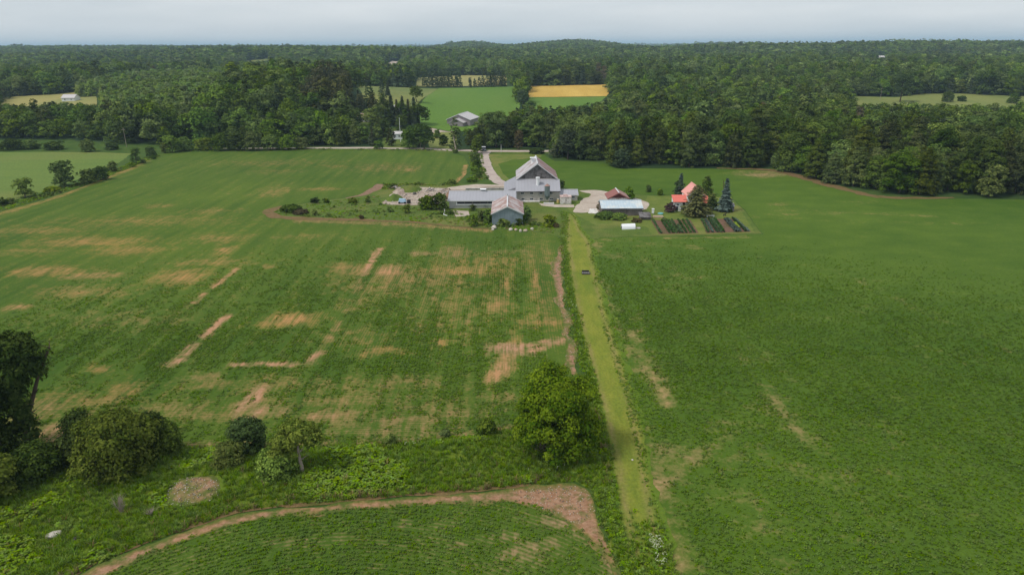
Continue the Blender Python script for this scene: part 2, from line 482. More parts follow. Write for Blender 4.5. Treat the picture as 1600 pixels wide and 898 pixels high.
def stretch(name, mesh, parent=None, loc=(0, 0, 0), rz=0.0, sc=(1, 1, 1)):
    o = bpy.data.objects.new(name, mesh)
    o.location = loc; o.rotation_euler.z = rz; o.scale = sc
    return link(o, parent)

def chaikin(P, k=2):
    for _ in range(k):
        Q_ = np.roll(P, -1, axis=0)
        P = np.stack([.75 * P + .25 * Q_, .25 * P + .75 * Q_], 1).reshape(-1, 2)
    return P

def edge_bare(P, w, lo, hi, dry):
    return {'bare': lambda x, y: lo + (hi - lo) * np.clip(segdist(P, x, y) / w, 0, 1), 'dry': lambda x, y: dry * (1 - np.clip(segdist(P, x, y) / w, 0, 1)), 'row': lambda x, y: x * 0}

def sheet(name, P, z, mat, res=2.0, jit=0.3, step=1.2, attrs=None, zf=None, kind='structure', terrain=False, label=None, cat=None):
    """a ground sheet filling polygon P (metres) with interior points so masks and relief can vary over it"""
    B = resample(np.asarray(P, float), step, True, jit, 3)
    x0, y0 = B.min(0); x1, y1 = B.max(0)
    gx, gy = np.meshgrid(np.arange(x0, x1, res), np.arange(y0, y1, res))
    gx = gx.ravel() + rng.uniform(-.3, .3, gx.size) * res; gy = gy.ravel() + rng.uniform(-.3, .3, gy.size) * res
    k = inside(B, gx, gy); gx = gx[k]; gy = gy[k]
    k = segdist(B, gx, gy) > 0.35 * min(res, step); gx = gx[k]; gy = gy[k]
    pts = [Vector((float(a), float(b))) for a, b in B] + [Vector((float(a), float(b))) for a, b in zip(gx, gy)]
    n = len(B)
    vo, eo, fo_, *_ = delaunay_2d_cdt(pts, [], [list(range(n))], 1, 1e-4)
    V = np.array([(v.x, v.y, 0.0) for v in vo])
    F = np.array([f for f in fo_ if len(f) == 3])
    a = V[F[:, 0]]; b = V[F[:, 1]]; c = V[F[:, 2]]
    up = ((b[:, 0] - a[:, 0]) * (c[:, 1] - a[:, 1]) - (b[:, 1] - a[:, 1]) * (c[:, 0] - a[:, 0])) < 0
    F[up] = F[up][:, ::-1]
    V[:, 2] = z + (hgt(V[:, 0], V[:, 1]) if terrain else 0.0)
    if zf is not None: V[:, 2] += zf(V[:, 0], V[:, 1], segdist(B, V[:, 0], V[:, 1]))
    A = {k: ('POINT', f(V[:, 0], V[:, 1])) for k, f in (attrs or {}).items()}
    me = np_mesh(name, V, F, M[mat], A, True)
    o = link(bpy.data.objects.new(name, me))
    tag(o, label, cat, None, kind)
    return o, B

def strip(name, line, width, z, mat, jit=0.0, terrain=False):
    """a road or path of a given width along a centre line"""
    L = np.array(line)[:, :2]
    T = np.gradient(L, axis=0); T /= np.hypot(T[:, 0], T[:, 1])[:, None]
    Nn = np.stack([-T[:, 1], T[:, 0]], 1)
    w = np.asarray(width) * np.ones(len(L)) * 0.5
    wl = w + jit * fbm(L[:, 0] / 2.3, L[:, 1] / 2.3, 5); wr = w + jit * fbm(L[:, 0] / 2.3, L[:, 1] / 2.3, 6)
    rows = [L + Nn * wl[:, None], L + Nn * wl[:, None] * 0.4, L - Nn * wr[:, None] * 0.4, L - Nn * wr[:, None]]
    V = np.concatenate([np.c_[r_, np.zeros(len(L))] for r_ in rows])
    V[:, 2] = z + (hgt(V[:, 0], V[:, 1]) if terrain else 0)
    n = len(L); F = []
    for k in range(3):
        for i in range(n - 1): F.append((k * n + i, (k + 1) * n + i, (k + 1) * n + i + 1, k * n + i + 1))
    me = np_mesh(name, V, np.array(F), M[mat])
    o = link(bpy.data.objects.new(name, me))
    tag(o, kind='structure')
    return o

# ---------------------------------------------------------------- instanced stuff (geometry nodes)
PROTO = {}
def scatter(name, P, scale, rotz, idx, protos, label, cat, tilt=None):
    """one 'stuff' object whose points carry small meshes"""
    me = bpy.data.meshes.new(name)
    n = len(P)
    me.vertices.add(n); me.vertices.foreach_set('co', np.asarray(P, np.float32).ravel())
    a = me.attributes.new('scl', 'FLOAT_VECTOR', 'POINT')
    sc = np.asarray(scale, np.float32)
    if sc.ndim == 1: sc = np.repeat(sc[:, None], 3, 1)
    a.data.foreach_set('vector', sc.ravel())
    a = me.attributes.new('rot', 'FLOAT_VECTOR', 'POINT')
    rr = np.zeros((n, 3), np.float32); rr[:, 2] = rotz
    if tilt is not None: rr[:, 0] = tilt
    a.data.foreach_set('vector', rr.ravel())
    a = me.attributes.new('idx', 'INT', 'POINT'); a.data.foreach_set('value', np.asarray(idx, np.int32))
    key = '|'.join(m.name for m in protos)
    c = PROTO.get(key)
    if c is None:
        c = bpy.data.collections.new('library_%d' % len(PROTO)); PROTO[key] = c
        for i, m in enumerate(protos):
            c.objects.link(bpy.data.objects.new('%s_%02d_source' % ('%03d' % i, i), m))
    g = bpy.data.node_groups.new(name, 'GeometryNodeTree')
    g.interface.new_socket('Geometry', in_out='INPUT', socket_type='NodeSocketGeometry')
    g.interface.new_socket('Geometry', in_out='OUTPUT', socket_type='NodeSocketGeometry')
    N = g.nodes; Lk = g.links
    gi = N.new('NodeGroupInput'); go = N.new('NodeGroupOutput')
    ci = N.new('GeometryNodeCollectionInfo'); ci.inputs['Collection'].default_value = c
    ci.inputs['Separate Children'].default_value = True; ci.inputs['Reset Children'].default_value = True
    ip = N.new('GeometryNodeInstanceOnPoints'); ip.inputs['Pick Instance'].default_value = True
    def na(nm, typ):
        q = N.new('GeometryNodeInputNamedAttribute'); q.data_type = typ; q.inputs['Name'].default_value = nm
        return q.outputs['Attribute']
    e2r = N.new('FunctionNodeEulerToRotation')
    Lk.new(gi.outputs[0], ip.inputs['Points']); Lk.new(ci.outputs[0], ip.inputs['Instance'])
    Lk.new(na('idx', 'INT'), ip.inputs['Instance Index'])
    Lk.new(na('rot', 'FLOAT_VECTOR'), e2r.inputs[0]); Lk.new(e2r.outputs[0], ip.inputs['Rotation'])
    Lk.new(na('scl', 'FLOAT_VECTOR'), ip.inputs['Scale'])
    Lk.new(ip.outputs[0], go.inputs[0])
    o = link(bpy.data.objects.new(name, me))
    md = o.modifiers.new('scatter', 'NODES'); md.node_group = g
    return tag(o, label, cat, None, 'stuff')

# ---------------------------------------------------------------- vegetation meshes
def quads(C, Nrm, size, tone, rs, aspect=1.0, spin=None):
    """diamond leaves: centres C, normals Nrm, half sizes"""
    n = len(C)
    Nrm = Nrm / (np.linalg.norm(Nrm, axis=1)[:, None] + 1e-9)
    h = rs.normal(size=(n, 3)) if spin is None else spin
    U = np.cross(Nrm, h); U /= np.linalg.norm(U, axis=1)[:, None] + 1e-9
    Wv = np.cross(Nrm, U)
    s = np.asarray(size) * np.ones(n)
    a = s[:, None] * U; b = (s * aspect)[:, None] * Wv
    bend = Nrm * (s * 0.25)[:, None]
    V = np.stack([C - a - bend, C - b, C + a - bend, C + b], 1).reshape(-1, 3)
    F = np.arange(4 * n).reshape(n, 4)
    return V, F, np.asarray(tone)

def crown_mesh(name, lobes, n_clump, n_leaf, leaf, mat, seed, rc=0.28, hollow=0.45, clump_r=None, outward=0.6, billow=False):
    """foliage: clumps of leaves spread over overlapping lobes (cx,cy,cz,rx,ry,rz), leaving gaps between clumps"""
    rs = np.random.default_rng(seed)
    vol = np.array([l[3] * l[4] * l[5] for l in lobes]); vol = vol ** 0.7; vol /= vol.sum()
    Vs, Fs, Ts = [], [], []
    k = rs.choice(len(lobes), n_clump, p=vol)
    Lb = np.array(lobes)[k]
    d = rs.normal(size=(n_clump, 3)); d /= np.linalg.norm(d, axis=1)[:, None]
    d[:, 2] = np.where(d[:, 2] < -0.55, -d[:, 2], d[:, 2])
    rad = hollow + (1 - hollow) * rs.random(n_clump) ** 0.55
    cc = Lb[:, :3] + d * rad[:, None] * Lb[:, 3:]
    cr_ = (clump_r if clump_r else rc * Lb[:, 3:].mean(1)) * rs.uniform(0.65, 1.35, n_clump)
    ct = rs.normal(0, 0.24, n_clump)
    ld = rs.normal(size=(n_clump, n_leaf, 3)); ld /= np.linalg.norm(ld, axis=2)[:, :, None]
    ld[:, :, 2] = np.where(ld[:, :, 2] < -0.3, -ld[:, :, 2], ld[:, :, 2])
    lr = rs.uniform(0.55, 1.05, (n_clump, n_leaf))
    sq = np.array([1, 1, 0.72])
    C = cc[:, None, :] + ld * (lr * np.asarray(cr_ * np.ones(n_clump))[:, None])[:, :, None] * sq
    Nm = ld * 0.8 + d[:, None, :] * outward + rs.normal(0, 0.40, ld.shape) + np.array([0, 0, 0.35])
    if billow:
        C = cc[:, None, :] + ld * (np.clip(lr + .12, .75, 1.08) * np.asarray(cr_ * np.ones(n_clump))[:, None])[:, :, None] * np.array([1, 1, .85])
        Nm = ld * 1.3 + d[:, None, :] * .5 + rs.normal(0, .32, ld.shape) + np.array([0, 0, .25])
    tone = np.clip(0.45 + ct[:, None] + rs.normal(0, 0.22, (n_clump, n_leaf)), 0, 1)
    V, F, T = quads(C.reshape(-1, 3), Nm.reshape(-1, 3), leaf * rs.uniform(0.6, 1.3, n_clump * n_leaf), tone.ravel(), rs, 0.75)
    return np_mesh(name, V, F, M[mat], {'tone': ('FACE', T)})

def spruce_mesh(name, h, r, n_tier, per, leaf, mat, seed, droop=0.35, bottom=0.08, round_top=1.0, irregular=0.15):
    """conifer: whorls of boughs that taper to the tip, each bough a fan of drooping sprays"""
    rs = np.random.default_rng(seed)
    C, Nn, Sz, T = [], [], [], []
    for i in range(n_tier):
        f = (i + rs.uniform(-.3, .3)) / n_tier
        z = h * (bottom + (1 - bottom) * f)
        rr = r * (1 - max(f, 0)) ** round_top * (1 + irregular * rs.normal()) + 0.04 * r
        nb = max(4, int(per * (1 - f) + 4))
        ph = rs.uniform(0, 6.28)
        for b in range(nb):
            a = ph + 6.283 * b / nb + rs.normal(0, 0.12)
            L = rr * rs.uniform(0.75, 1.12)
            tb = rs.normal(0, 0.12)
            m = max(2, int(L / (leaf * 0.8)))
            for q in range(m):
                u = (q + 0.6) / m
                for sgn in (-1, 1):
                    w = sgn * leaf * rs.uniform(0.1, 0.7)
                    C.append((math.cos(a) * L * u - math.sin(a) * w, math.sin(a) * L * u + math.cos(a) * w, z - droop * L * u * u + rs.normal(0, 0.06) * leaf * 2))
                    Nn.append((math.cos(a) * 0.5 + rs.normal(0, .3), math.sin(a) * 0.5 + rs.normal(0, .3), 1.0))
                    Sz.append(leaf * rs.uniform(0.7, 1.2)); T.append(np.clip(0.25 + 0.5 * u + tb + rs.normal(0, 0.12), 0, 1))
    V, F, T = quads(np.array(C), np.array(Nn), np.array(Sz), np.array(T), rs, 0.6)
    return np_mesh(name, V, F, M[mat], {'tone': ('FACE', T)})

def trunk_mesh(name, h, r0, seed, limbs=5, spread=0.5, mat='bark', lean=0.0, stems=1):
    rs = np.random.default_rng(seed)
    mb = MB()
    for s_ in range(stems):
        a0 = 6.28 * s_ / max(1, stems) + rs.uniform(0, 1)
        off = np.array([math.cos(a0), math.sin(a0), 0]) * (0.0 if stems == 1 else r0 * 1.2)
        p = off + np.array([0, 0, -0.25]); r = r0 * (1.25 if stems == 1 else 0.8)
        dirv = np.array([lean + rs.normal(0, .05), rs.normal(0, .05), 1.0]) + (0 if stems == 1 else 0.35) * np.array([math.cos(a0), math.sin(a0), 0])
        segs = 5; pts = [p]
        for k in range(segs):
            q = p + dirv * (h / segs) ; rq = r * 0.78
            mb.tube(p, q, r, rq, 7)
            if k >= 1:
                for _ in range(max(1, limbs // (segs - 1))):
                    a = rs.uniform(0, 6.28); L = h * spread * rs.uniform(0.5, 1.0)
                    e = q + np.array([math.cos(a) * L * .8, math.sin(a) * L * .8, L * 0.55])
                    mid_ = q + (e - q) * 0.5 + rs.normal(0, 0.05 * L, 3)
                    mb.tube(q, mid_, rq * 0.55, rq * 0.35, 5); mb.tube(mid_, e, rq * 0.35, rq * 0.1, 5)
            p = q; r = rq
            dirv = dirv + np.array([rs.normal(0, .1), rs.normal(0, .1), 0])
    me = bpy.data.meshes.new(name); me.from_pydata(mb.v, [], mb.f); me.materials.append(M[mat]); me.update()
    return me

def tree(name, loc, crown, trunk, label, cat='tree', group=None, rz=0.0, sc=1.0, pname='crown', tname='trunk'):
    o = thing(name, loc, label, cat, group, rz)
    o.scale = (sc, sc, sc) if np.isscalar(sc) else sc
    stretch(pname, crown, o)
    if trunk is not None: stretch(tname, trunk, o)
    return o

def dome(w, h, z0=0.25, seed=0, n=7, rx=None):
    """lobes that make an uneven rounded crown of width w and height h, its underside at z0*h"""
    rs = np.random.default_rng(seed)
    hc = h * (1 - z0); cz = h * z0 + hc * 0.5
    out = [(0, 0, cz, w * 0.36, w * 0.36, hc * 0.46)]
    for k in range(n):
        a = 6.283 * k / n + rs.uniform(-.3, .3)
        zz = rs.uniform(-0.28, 0.30)
        rr = w * 0.26 * (1 - max(0, zz) * 0.6)
        s = rs.uniform(0.18, 0.27)
        out.append((math.cos(a) * rr, math.sin(a) * rr, cz + zz * hc, w * s, w * s, hc * s * 1.1))
    if z0 < .07:
        for k in range(6):
            a = 6.283 * k / 6 + rs.uniform(-.4, .4); s = rs.uniform(.17, .23)
            out.append((math.cos(a) * w * .29, math.sin(a) * w * .29, h * .17, w * s, w * s, h * .17))
    out.append((rs.normal(0, w * .05), rs.normal(0, w * .05), h - hc * 0.24, w * 0.22, w * 0.22, hc * 0.24))
    return out

# ================================================================ THE SETTING
NEAR_EDGE = [(-900, 225), (-300, 221), (79, 221), (160, 225), (244, 227.5), (500, 228.5), (700, 231), (760, 232.5), (846, 233), (862, 246), (940, 250.5), (957, 260.5),
             (1130, 261.5), (1215, 263.5), (1262, 277), (1340, 297), (1368, 305), (1440, 307.5), (1600, 309), (2300, 326)]
near_open = np.vstack([gpoly(NEAR_EDGE), [(900, -400), (-900, -400)]])
CLEAR = {
    'crop_field_beyond_shed': ('far_green', [(686, 138.5), (808, 135.5), (813, 165), (800, 206), (700, 206), (655, 196), (646, 188), (656, 165), (668, 150)]),
    'grain_field': ('far_yellow', [(826, 135), (963, 132.5), (948, 151), (826, 152.5)]),
    'crop_field_below_grain': ('far_green', [(826, 153), (948, 151.5), (905, 184), (822, 188)]),
    'hay_field_on_rise': ('far_pale', [(652, 122), (722, 118), (792, 119), (792, 133.5), (650, 136)]),
    'hay_field_by_pines': ('far_olive', [(552, 134), (600, 136), (684, 139.5), (662, 154), (650, 166), (640, 188), (600, 184), (570, 160)]),
    'clearing_in_wood': ('far_olive', [(1335, 151), (1400, 153), (1440, 147), (1500, 147), (1620, 152), (1640, 172), (1330, 170)]),
    'hay_field_in_valley': ('far_pale', [(0, 153), (150, 143), (152, 166), (0, 174)]),
    'yard_by_shed': ('rubble_soil', [(668, 197), (706, 195), (708, 206), (676, 208)]),
    'meadow_by_lane': ('far_olive', [(664, 208), (712, 206), (716, 232.5), (672, 232)]),
    'meadow_by_road': ('weeds', [(598, 200), (652, 204), (652, 231.4), (596, 230.6)]),
    'meadow_by_cottage': ('weeds', [(548, 188), (590, 188), (588, 203), (552, 203)]),
    'far_hillside_meadow': ('far_olive', [(384, 95), (418, 92.5), (420, 95), (388, 98)]),
    'gravel_pit': ('gravel', [(605, 100), (613, 95.5), (622, 97), (612, 103)]),
}
clear_px = {k: tpoly(v[1]) for k, v in CLEAR.items()}

# terrain: one sheet to the horizon, finest in front of the camera
rr_ = np.concatenate([[8, 25, 45, 70, 100, 140, 180, 220, 260], 285 * 1.022 ** np.arange(0, 206)])
rr_ = rr_[rr_ < 24500]
aa_ = np.concatenate([np.arange(-58, 58.01, 0.4), np.arange(62, 300, 6.0)])
RR, AA = np.meshgrid(rr_, np.radians(aa_), indexing='ij')
TX = (RR * np.sin(AA)).ravel(); TY = (RR * np.cos(AA)).ravel()
TX = np.append(TX, 0.0); TY = np.append(TY, 0.0)
TZ = hgt(TX, TY)
nr, na_ = RR.shape
I = np.arange(nr * na_).reshape(nr, na_)
J = np.roll(I, -1, axis=1)
Q = np.stack([I[:-1], I[1:], J[1:], J[:-1]], -1).reshape(-1, 4)
Q = Q[:, ::-1]
tri = np.stack([np.full(na_, nr * na_), I[0], J[0], J[0]], -1)[:, ::-1]
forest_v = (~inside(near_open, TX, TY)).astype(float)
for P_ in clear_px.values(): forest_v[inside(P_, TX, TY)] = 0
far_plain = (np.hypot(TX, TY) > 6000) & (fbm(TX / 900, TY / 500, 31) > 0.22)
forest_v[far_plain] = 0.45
V_ = np.c_[TX, TY, TZ]
me = bpy.data.meshes.new('ground')
T3 = np.stack([np.full(na_, nr * na_), J[0], I[0]], -1)
me.from_pydata(V_.tolist(), [], Q.tolist() + T3.tolist())
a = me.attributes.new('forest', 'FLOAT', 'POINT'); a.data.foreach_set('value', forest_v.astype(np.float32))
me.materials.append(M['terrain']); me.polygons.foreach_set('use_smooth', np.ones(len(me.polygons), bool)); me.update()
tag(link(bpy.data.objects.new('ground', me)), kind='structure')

for nm, (mt, px) in CLEAR.items():
    P_ = clear_px[nm]
    ext = np.ptp(P_, axis=0).max()
    o, _ = sheet(nm, P_, 0.3 if P_[:, 1].mean() > 420 else 0.06, mt, max(3.0, ext / 45), 0.6, max(2.0, ext / 70), terrain=True)

# ---- masks of bare soil and dry straw, laid out on the ground
def marks(ells, strokes):
    E_ = []
    for cx, cy, rx, ry, s, dry in ells:
        c = at(cx, cy)
        E_.append((c[0], c[1], max(0.6, abs(at(cx + rx, cy)[0] - c[0])), max(0.8, abs(at(cx, cy - ry)[1] - at(cx, cy + ry)[1]) / 2), s, dry))
    S_ = [(gpoly(p), w, s, dry) for p, w, s, dry in strokes]
    def val(x, y):
        b = np.zeros(x.shape); d = np.zeros(x.shape)
        wx = x + 1.4 * fbm(x / 5, y / 5, 21); wy = y + 2.5 * fbm(x / 6, y / 6, 23)
        for cx, cy, rx, ry, s, dr in E_:
            q = np.exp(-1.1 * (((wx - cx) / rx) ** 2 + ((wy - cy) / ry) ** 2)) * s
            d = np.where(q > b, dr, d); b = np.maximum(b, q)
        for P, w, s, dr in S_:
            q = np.exp(-(segdist(P, x, y, False) / w) ** 2) * s
            d = np.where(q > b, dr, d); b = np.maximum(b, q)
        return b, d
    return val

L_marks = marks(
    [(230, 345, 160, 9, .28, .9), (60, 360, 90, 8, .3, .9), (330, 410, 70, 10, .32, .8), (200, 500, 120, 16, .2, .5), (640, 440, 120, 22, .32, .6), (760, 410, 90, 16, .32, .8), (690, 470, 90, 30, .22, .6), (560, 530, 90, 20, .2, .6), (470, 600, 160, 16, .26, .5), (300, 640, 160, 16, .3, .4), (560, 625, 160, 14, .3, .4), (780, 620, 60, 16, .26, .4), (160, 620, 90, 14, .32, .7), (420, 255, 120, 6, .2, .7), (600, 262, 70, 8, .22, .6), (330, 330, 60, 6, .25, .8), (40, 395, 60, 5, .3, .9), (470, 370, 60, 5, .2, .7), (840, 400, 24, 30, .25, .6), (850, 470, 20, 40, .3, .7), (620, 660, 120, 8, .35, .2), (330, 600, 60, 12, .3, .5), (150, 378, 110, 8, .42, 1), (75, 424, 75, 8, .48, .9), (140, 431, 55, 7, .5, .6), (285, 432, 42, 13, .58, .9), (205, 390, 60, 8, .45, 1), (350, 392, 18, 6, .55, .9),
     (120, 455, 90, 10, .3, .7), (25, 482, 25, 5, .55, .6), (160, 576, 22, 4, .6, .9), (205, 603, 32, 14, .4, .8), (455, 500, 46, 14, .62, .9), (610, 424, 32, 12, .6, .5),
     (545, 422, 42, 12, .42, .7), (720, 424, 90, 9, .5, .85), (790, 445, 12, 28, .42, .8), (835, 440, 6, 25, .6, .8), (780, 475, 30, 20, .42, .7), (800, 540, 14, 32, .4, .8),
     (600, 552, 55, 8, .42, .8), (692, 536, 9, 8, .55, .9), (835, 500, 26, 10, .45, .8), (860, 500, 20, 12, .5, .8), (795, 546, 34, 11, 1.0, 0), (520, 650, 75, 12, .45, .3), (630, 600, 100, 15, .3, .4),
     (430, 640, 45, 15, .4, .2), (95, 672, 60, 18, .5, .2), (60, 640, 60, 14, .38, .4), (700, 640, 110, 18, .3, .3), (610, 672, 120, 10, .35, .2), (500, 296, 50, 3, .35, .8), (430, 300, 30, 9, .3, .7),
     (250, 322, 22, 4, .35, .8), (430, 268, 50, 5, .2, .6), (640, 266, 14, 4, .4, .7), (520, 260, 30, 3, .25, .8), (345, 372, 60, 8, .3, .8), (420, 415, 14, 3, .5, .8), (320, 585, 30, 8, .35, .3),
     (660, 395, 50, 4, .4, .2), (800, 392, 60, 5, .25, .3), (715, 395, 40, 10, .35, .4), (730, 500, 40, 40, .22, .6), (560, 470, 30, 20, .25, .6), (660, 500, 40, 30, .2, .6), (850, 620, 30, 14, .3, .3)],
    [([(270, 569), (300, 541)], .75, 1.1, 0.1), ([(300, 541), (330, 515), (356, 494)], .5, 1.1, 0.1), ([(285, 486), (320, 458), (345, 440), (370, 420)], .4, .9, 0.3), ([(366, 570), (410, 569), (462, 570)], .55, .9, .1),
     ([(484, 570), (497, 549)], .5, 1.0, .1), ([(593, 388), (580, 408), (568, 430)], .5, .95, .2), ([(568, 430), (552, 462), (520, 520), (497, 549)], .3, .45, .4), ([(800, 544), (845, 535), (890, 530)], .7, .9, .1), ([(800, 552), (850, 545), (880, 532)], .7, .7, .2),
     ([(793, 555), (785, 575), (770, 592)], 1.4, .7, .5), ([(393, 658), (402, 630), (412, 600)], .6, .75, .1), ([(368, 650), (385, 625), (405, 604)], .6, .7, .1), ([(715, 392), (690, 440), (650, 520)], .25, .35, .5),
     ([(740, 420), (735, 470), (728, 540)], .3, .35, .5), ([(700, 420), (690, 480), (676, 545)], .3, .35, .5), ([(470, 345), (520, 346), (640, 351), (760, 360)], 2.0, .4, .4),
     ([(0, 335), (90, 308), (200, 265), (240, 245)], 1.5, .42, .9), ([(560, 700), (700, 690), (800, 672)], 1.0, .6, .1), ([(250, 697), (380, 697), (520, 695)], .8, .5, .2), ([(728, 258), (726, 272), (712, 286)], .8, .8, .6)])
R_marks = marks(
    [(1080, 386, 22, 3, .5, .8), (1162, 345, 9, 12, .6, .9), (1168, 358, 8, 8, .5, .9), (1218, 319, 14, 3, .6, .8), (1195, 273, 50, 4, .75, .1), (1225, 268, 75, 3, .55, .5), (1090, 322, 60, 3, .2, .6),
     (1010, 382, 30, 4, .35, .6), (960, 400, 22, 6, .4, .4), (935, 385, 10, 12, .5, .5), (1260, 330, 60, 3, .25, .6), (1360, 316, 60, 2, .3, .6), (1060, 440, 40, 20, .2, .5), (1240, 640, 60, 40, .16, .3), (1400, 700, 80, 40, .16, .2),
     (1180, 800, 60, 40, .2, .3), (1330, 830, 70, 40, .18, .3), (1160, 620, 40, 30, .2, .3), (1060, 750, 40, 40, .28, .4), (1500, 560, 90, 20, .12, .4), (1330, 480, 90, 14, .12, .4), (1140, 480, 30, 14, .2, .5), (1560, 770, 40, 20, .2, .2)],
    [([(938, 440), (948, 490), (968, 535), (988, 580)], 1.6, .42, .6), ([(985, 520), (1010, 570), (1045, 632)], 1.0, .58, .5), ([(1012, 762), (1050, 740), (1090, 705)], .7, .7, .3), ([(1000, 745), (1040, 718), (1070, 695)], .6, .55, .3),
     ([(1005, 660), (1020, 720), (1040, 800), (1060, 900)], 1.4, .42, .4), ([(940, 375), (1040, 372), (1190, 369)], .8, .45, .5), ([(1195, 600), (1240, 665), (1290, 720)], .8, .42, .3), ([(1000, 400), (1120, 520), (1330, 740), (1480, 900)], .5, .26, .3), ([(1030, 400), (1160, 520), (1390, 740), (1550, 900)], .5, .22, .3), ([(1300, 420), (1600, 560)], 1.2, .2, .5), ([(960, 330), (1300, 345), (1600, 352)], 1.0, .25, .6), ([(1200, 335), (1330, 333), (1460, 338)], 1.2, .35, .7), ([(1180, 400), (1380, 440), (1620, 520)], .6, .2, .4), ([(960, 420), (1010, 520), (1060, 640), (1130, 800)], .5, .3, .4), ([(1130, 700), (1180, 820), (1240, 900)], 1.4, .28, .3), ([(1100, 640), (1170, 700), (1330, 760)], 1.8, .24, .3), ([(1100, 430), (1150, 520), (1220, 640)], .5, .22, .3)])
C_marks = marks(
    [(880, 812, 50, 12, .55, .1), (640, 820, 90, 10, .2, .2), (820, 880, 70, 14, .25, .2), (500, 850, 80, 12, .2, .2)],
    [([(800, 862), (880, 845), (940, 838)], .5, .5, .3), ([(700, 852), (800, 838)], .4, .35, .2), ([(940, 830), (960, 870), (980, 910)], .9, .7, .2)])
LXC, LYC = -9.0, 86.0
def row_left(x, y):
    up = x - LXC
    arc = np.hypot(np.maximum(x - LXC, 0), np.minimum(y - LYC, 0))
    return np.where(y > LYC, up, np.where(x > LXC, arc, LYC - y)) + 0.25 * fbm(x / 18, y / 18, 77)
row_none = lambda x, y: np.zeros(x.shape)
def row_near(x, y):
    return np.hypot(x + 14, y - 22) + 0.15 * fbm(x / 9, y / 9, 78)
def att(mk, row):
    return {'bare': lambda x, y: mk(x, y)[0], 'dry': lambda x, y: mk(x, y)[1], 'row': row}

LEFT_PX = [(0, 331), (60, 315), (130, 292), (200, 262), (243, 243), (262, 239), (330, 237), (500, 235), (640, 235.5), (700, 238), (726, 245), (732, 258), (728, 272), (715, 286), (680, 289), (640, 287), (605, 286), (588, 292), (560, 305), (500, 314),
           (445, 321), (418, 330), (428, 339), (520, 343), (640, 348), (760, 357), (845, 363), (872, 370), (877, 382), (866, 430), (876, 480), (886, 530), (893, 578), (880, 630), (830, 662), (740, 682), (640, 690), (500, 697), (300, 699), (120, 697), (0, 700), (-300, 705), (-700, 560), (-500, 440), (-200, 378)]
RIGHT_PX = [(916, 378), (938, 372), (1020, 370), (1192, 366), (1165, 330), (1143, 307), (1010, 304), (960, 300), (905, 294), (850, 292), (800, 288), (780, 281), (768, 262), (763, 243), (770, 240), (846, 240), (866, 252), (940, 254), (962, 263),
            (1130, 264), (1212, 268), (1258, 280), (1335, 300), (1366, 308), (1440, 310.5), (1600, 312), (2250, 330), (2250, 600), (2100, 1250), (1070, 1250), (1040, 900), (1012, 800), (992, 700), (972, 610), (944, 520), (930, 440), (920, 400)]
NEARF_PX = [(160, 900), (225, 866), (300, 836), (380, 814), (450, 802), (560, 793), (660, 787), (770, 781), (822, 785), (868, 800), (910, 826), (945, 862), (966, 900), (1010, 1250), (-700, 1250), (-250, 1100), (40, 960)]
HAYL_PX = [(-700, 250), (-200, 236), (0, 238), (70, 237.5), (150, 238), (205, 240), (190, 252), (120, 281), (60, 302), (0, 318), (-200, 365), (-600, 460)]
f_left, B_left = sheet('crop_field_left', gpoly(LEFT_PX), 0.010, 'field_a', 1.15, 0.5, 1.5, att(L_marks, row_left))
f_right, B_right = sheet('crop_field_right', gpoly(RIGHT_PX), 0.010, 'field_b', 2.2, 0.5, 1.8, att(R_marks, row_none))
f_near, B_near = sheet('crop_field_near', gpoly(NEARF_PX), 0.010, 'field_c', 1.0, 0.25, 0.8, att(C_marks, row_near))
sheet('hay_field', gpoly(HAYL_PX), 0.010, 'left_hay', 6.0, 0.8, 3.0)

# farmstead grass, tracks, yards
YARD_PX = [(420, 331), (432, 339), (520, 342), (640, 347), (760, 356), (845, 362), (872, 370), (926, 377), (938, 371), (1020, 369), (1190, 365), (1163, 330), (1142, 308), (1010, 305), (905, 295), (850, 292.5), (795, 289), (760, 288), (715, 287), (605, 287), (590, 293), (560, 306), (500, 315), (447, 322)]
_, B_yard = sheet('farmyard_grass', gpoly(YARD_PX), 0.022, 'weeds', 2.5, 0.5, 1.5)
LAWN_PX = [(878, 318), (893, 332), (905, 338), (930, 352), (1010, 354), (1020, 367), (1180, 364), (1158, 330), (1140, 309), (1012, 306), (1004, 330), (985, 334), (935, 334), (915, 326), (900, 320)]
sheet('lawn', gpoly(LAWN_PX), 0.030, 'lawn', 2.5, 0.4, 1.5)
sheet('lawn_by_lane', gpoly([(764, 241), (846, 241), (846, 246), (800, 250), (779, 256), (786, 272), (800, 284), (783, 281), (770, 262)]), 0.026, 'lawn', 4.0, 0.5, 2.0)
TRACK_PX = [(884, 330), (903, 336), (912, 360), (926, 378), (936, 420), (951, 480), (970, 540), (990, 600), (1012, 680), (1028, 760), (1038, 810), (1062, 905), (1100, 1250), (1020, 1250), (985, 905), (966, 850), (955, 780), (947, 720), (932, 640), (913, 570), (897, 500), (888, 440), (880, 385), (880, 350)]
_, B_track = sheet('grass_track', gpoly(TRACK_PX), 0.040, 'track', 0.5, 1.8, 0.6, {'edge': lambda x, y: np.clip(segdist(gpoly(TRACK_PX), x, y) / 1.1, 0, 1), 'rut': lambda x, y: np.exp(-((segdist(gpoly(TRACK_PX), x, y) - 1.3) / .30) ** 2)})
STRIP_P = chaikin(gpoly([(871, 384), (883, 382), (878, 410), (882, 450), (890, 500), (898, 540), (908, 585), (888, 590), (884, 540), (876, 490), (864, 445), (862, 420)]))
_, B_strip = sheet('bare_soil_strip', STRIP_P, 0.050, 'soil_strip', 0.6, 1.3, 0.6, edge_bare(STRIP_P, 0.8, .05, 1.15, .7))
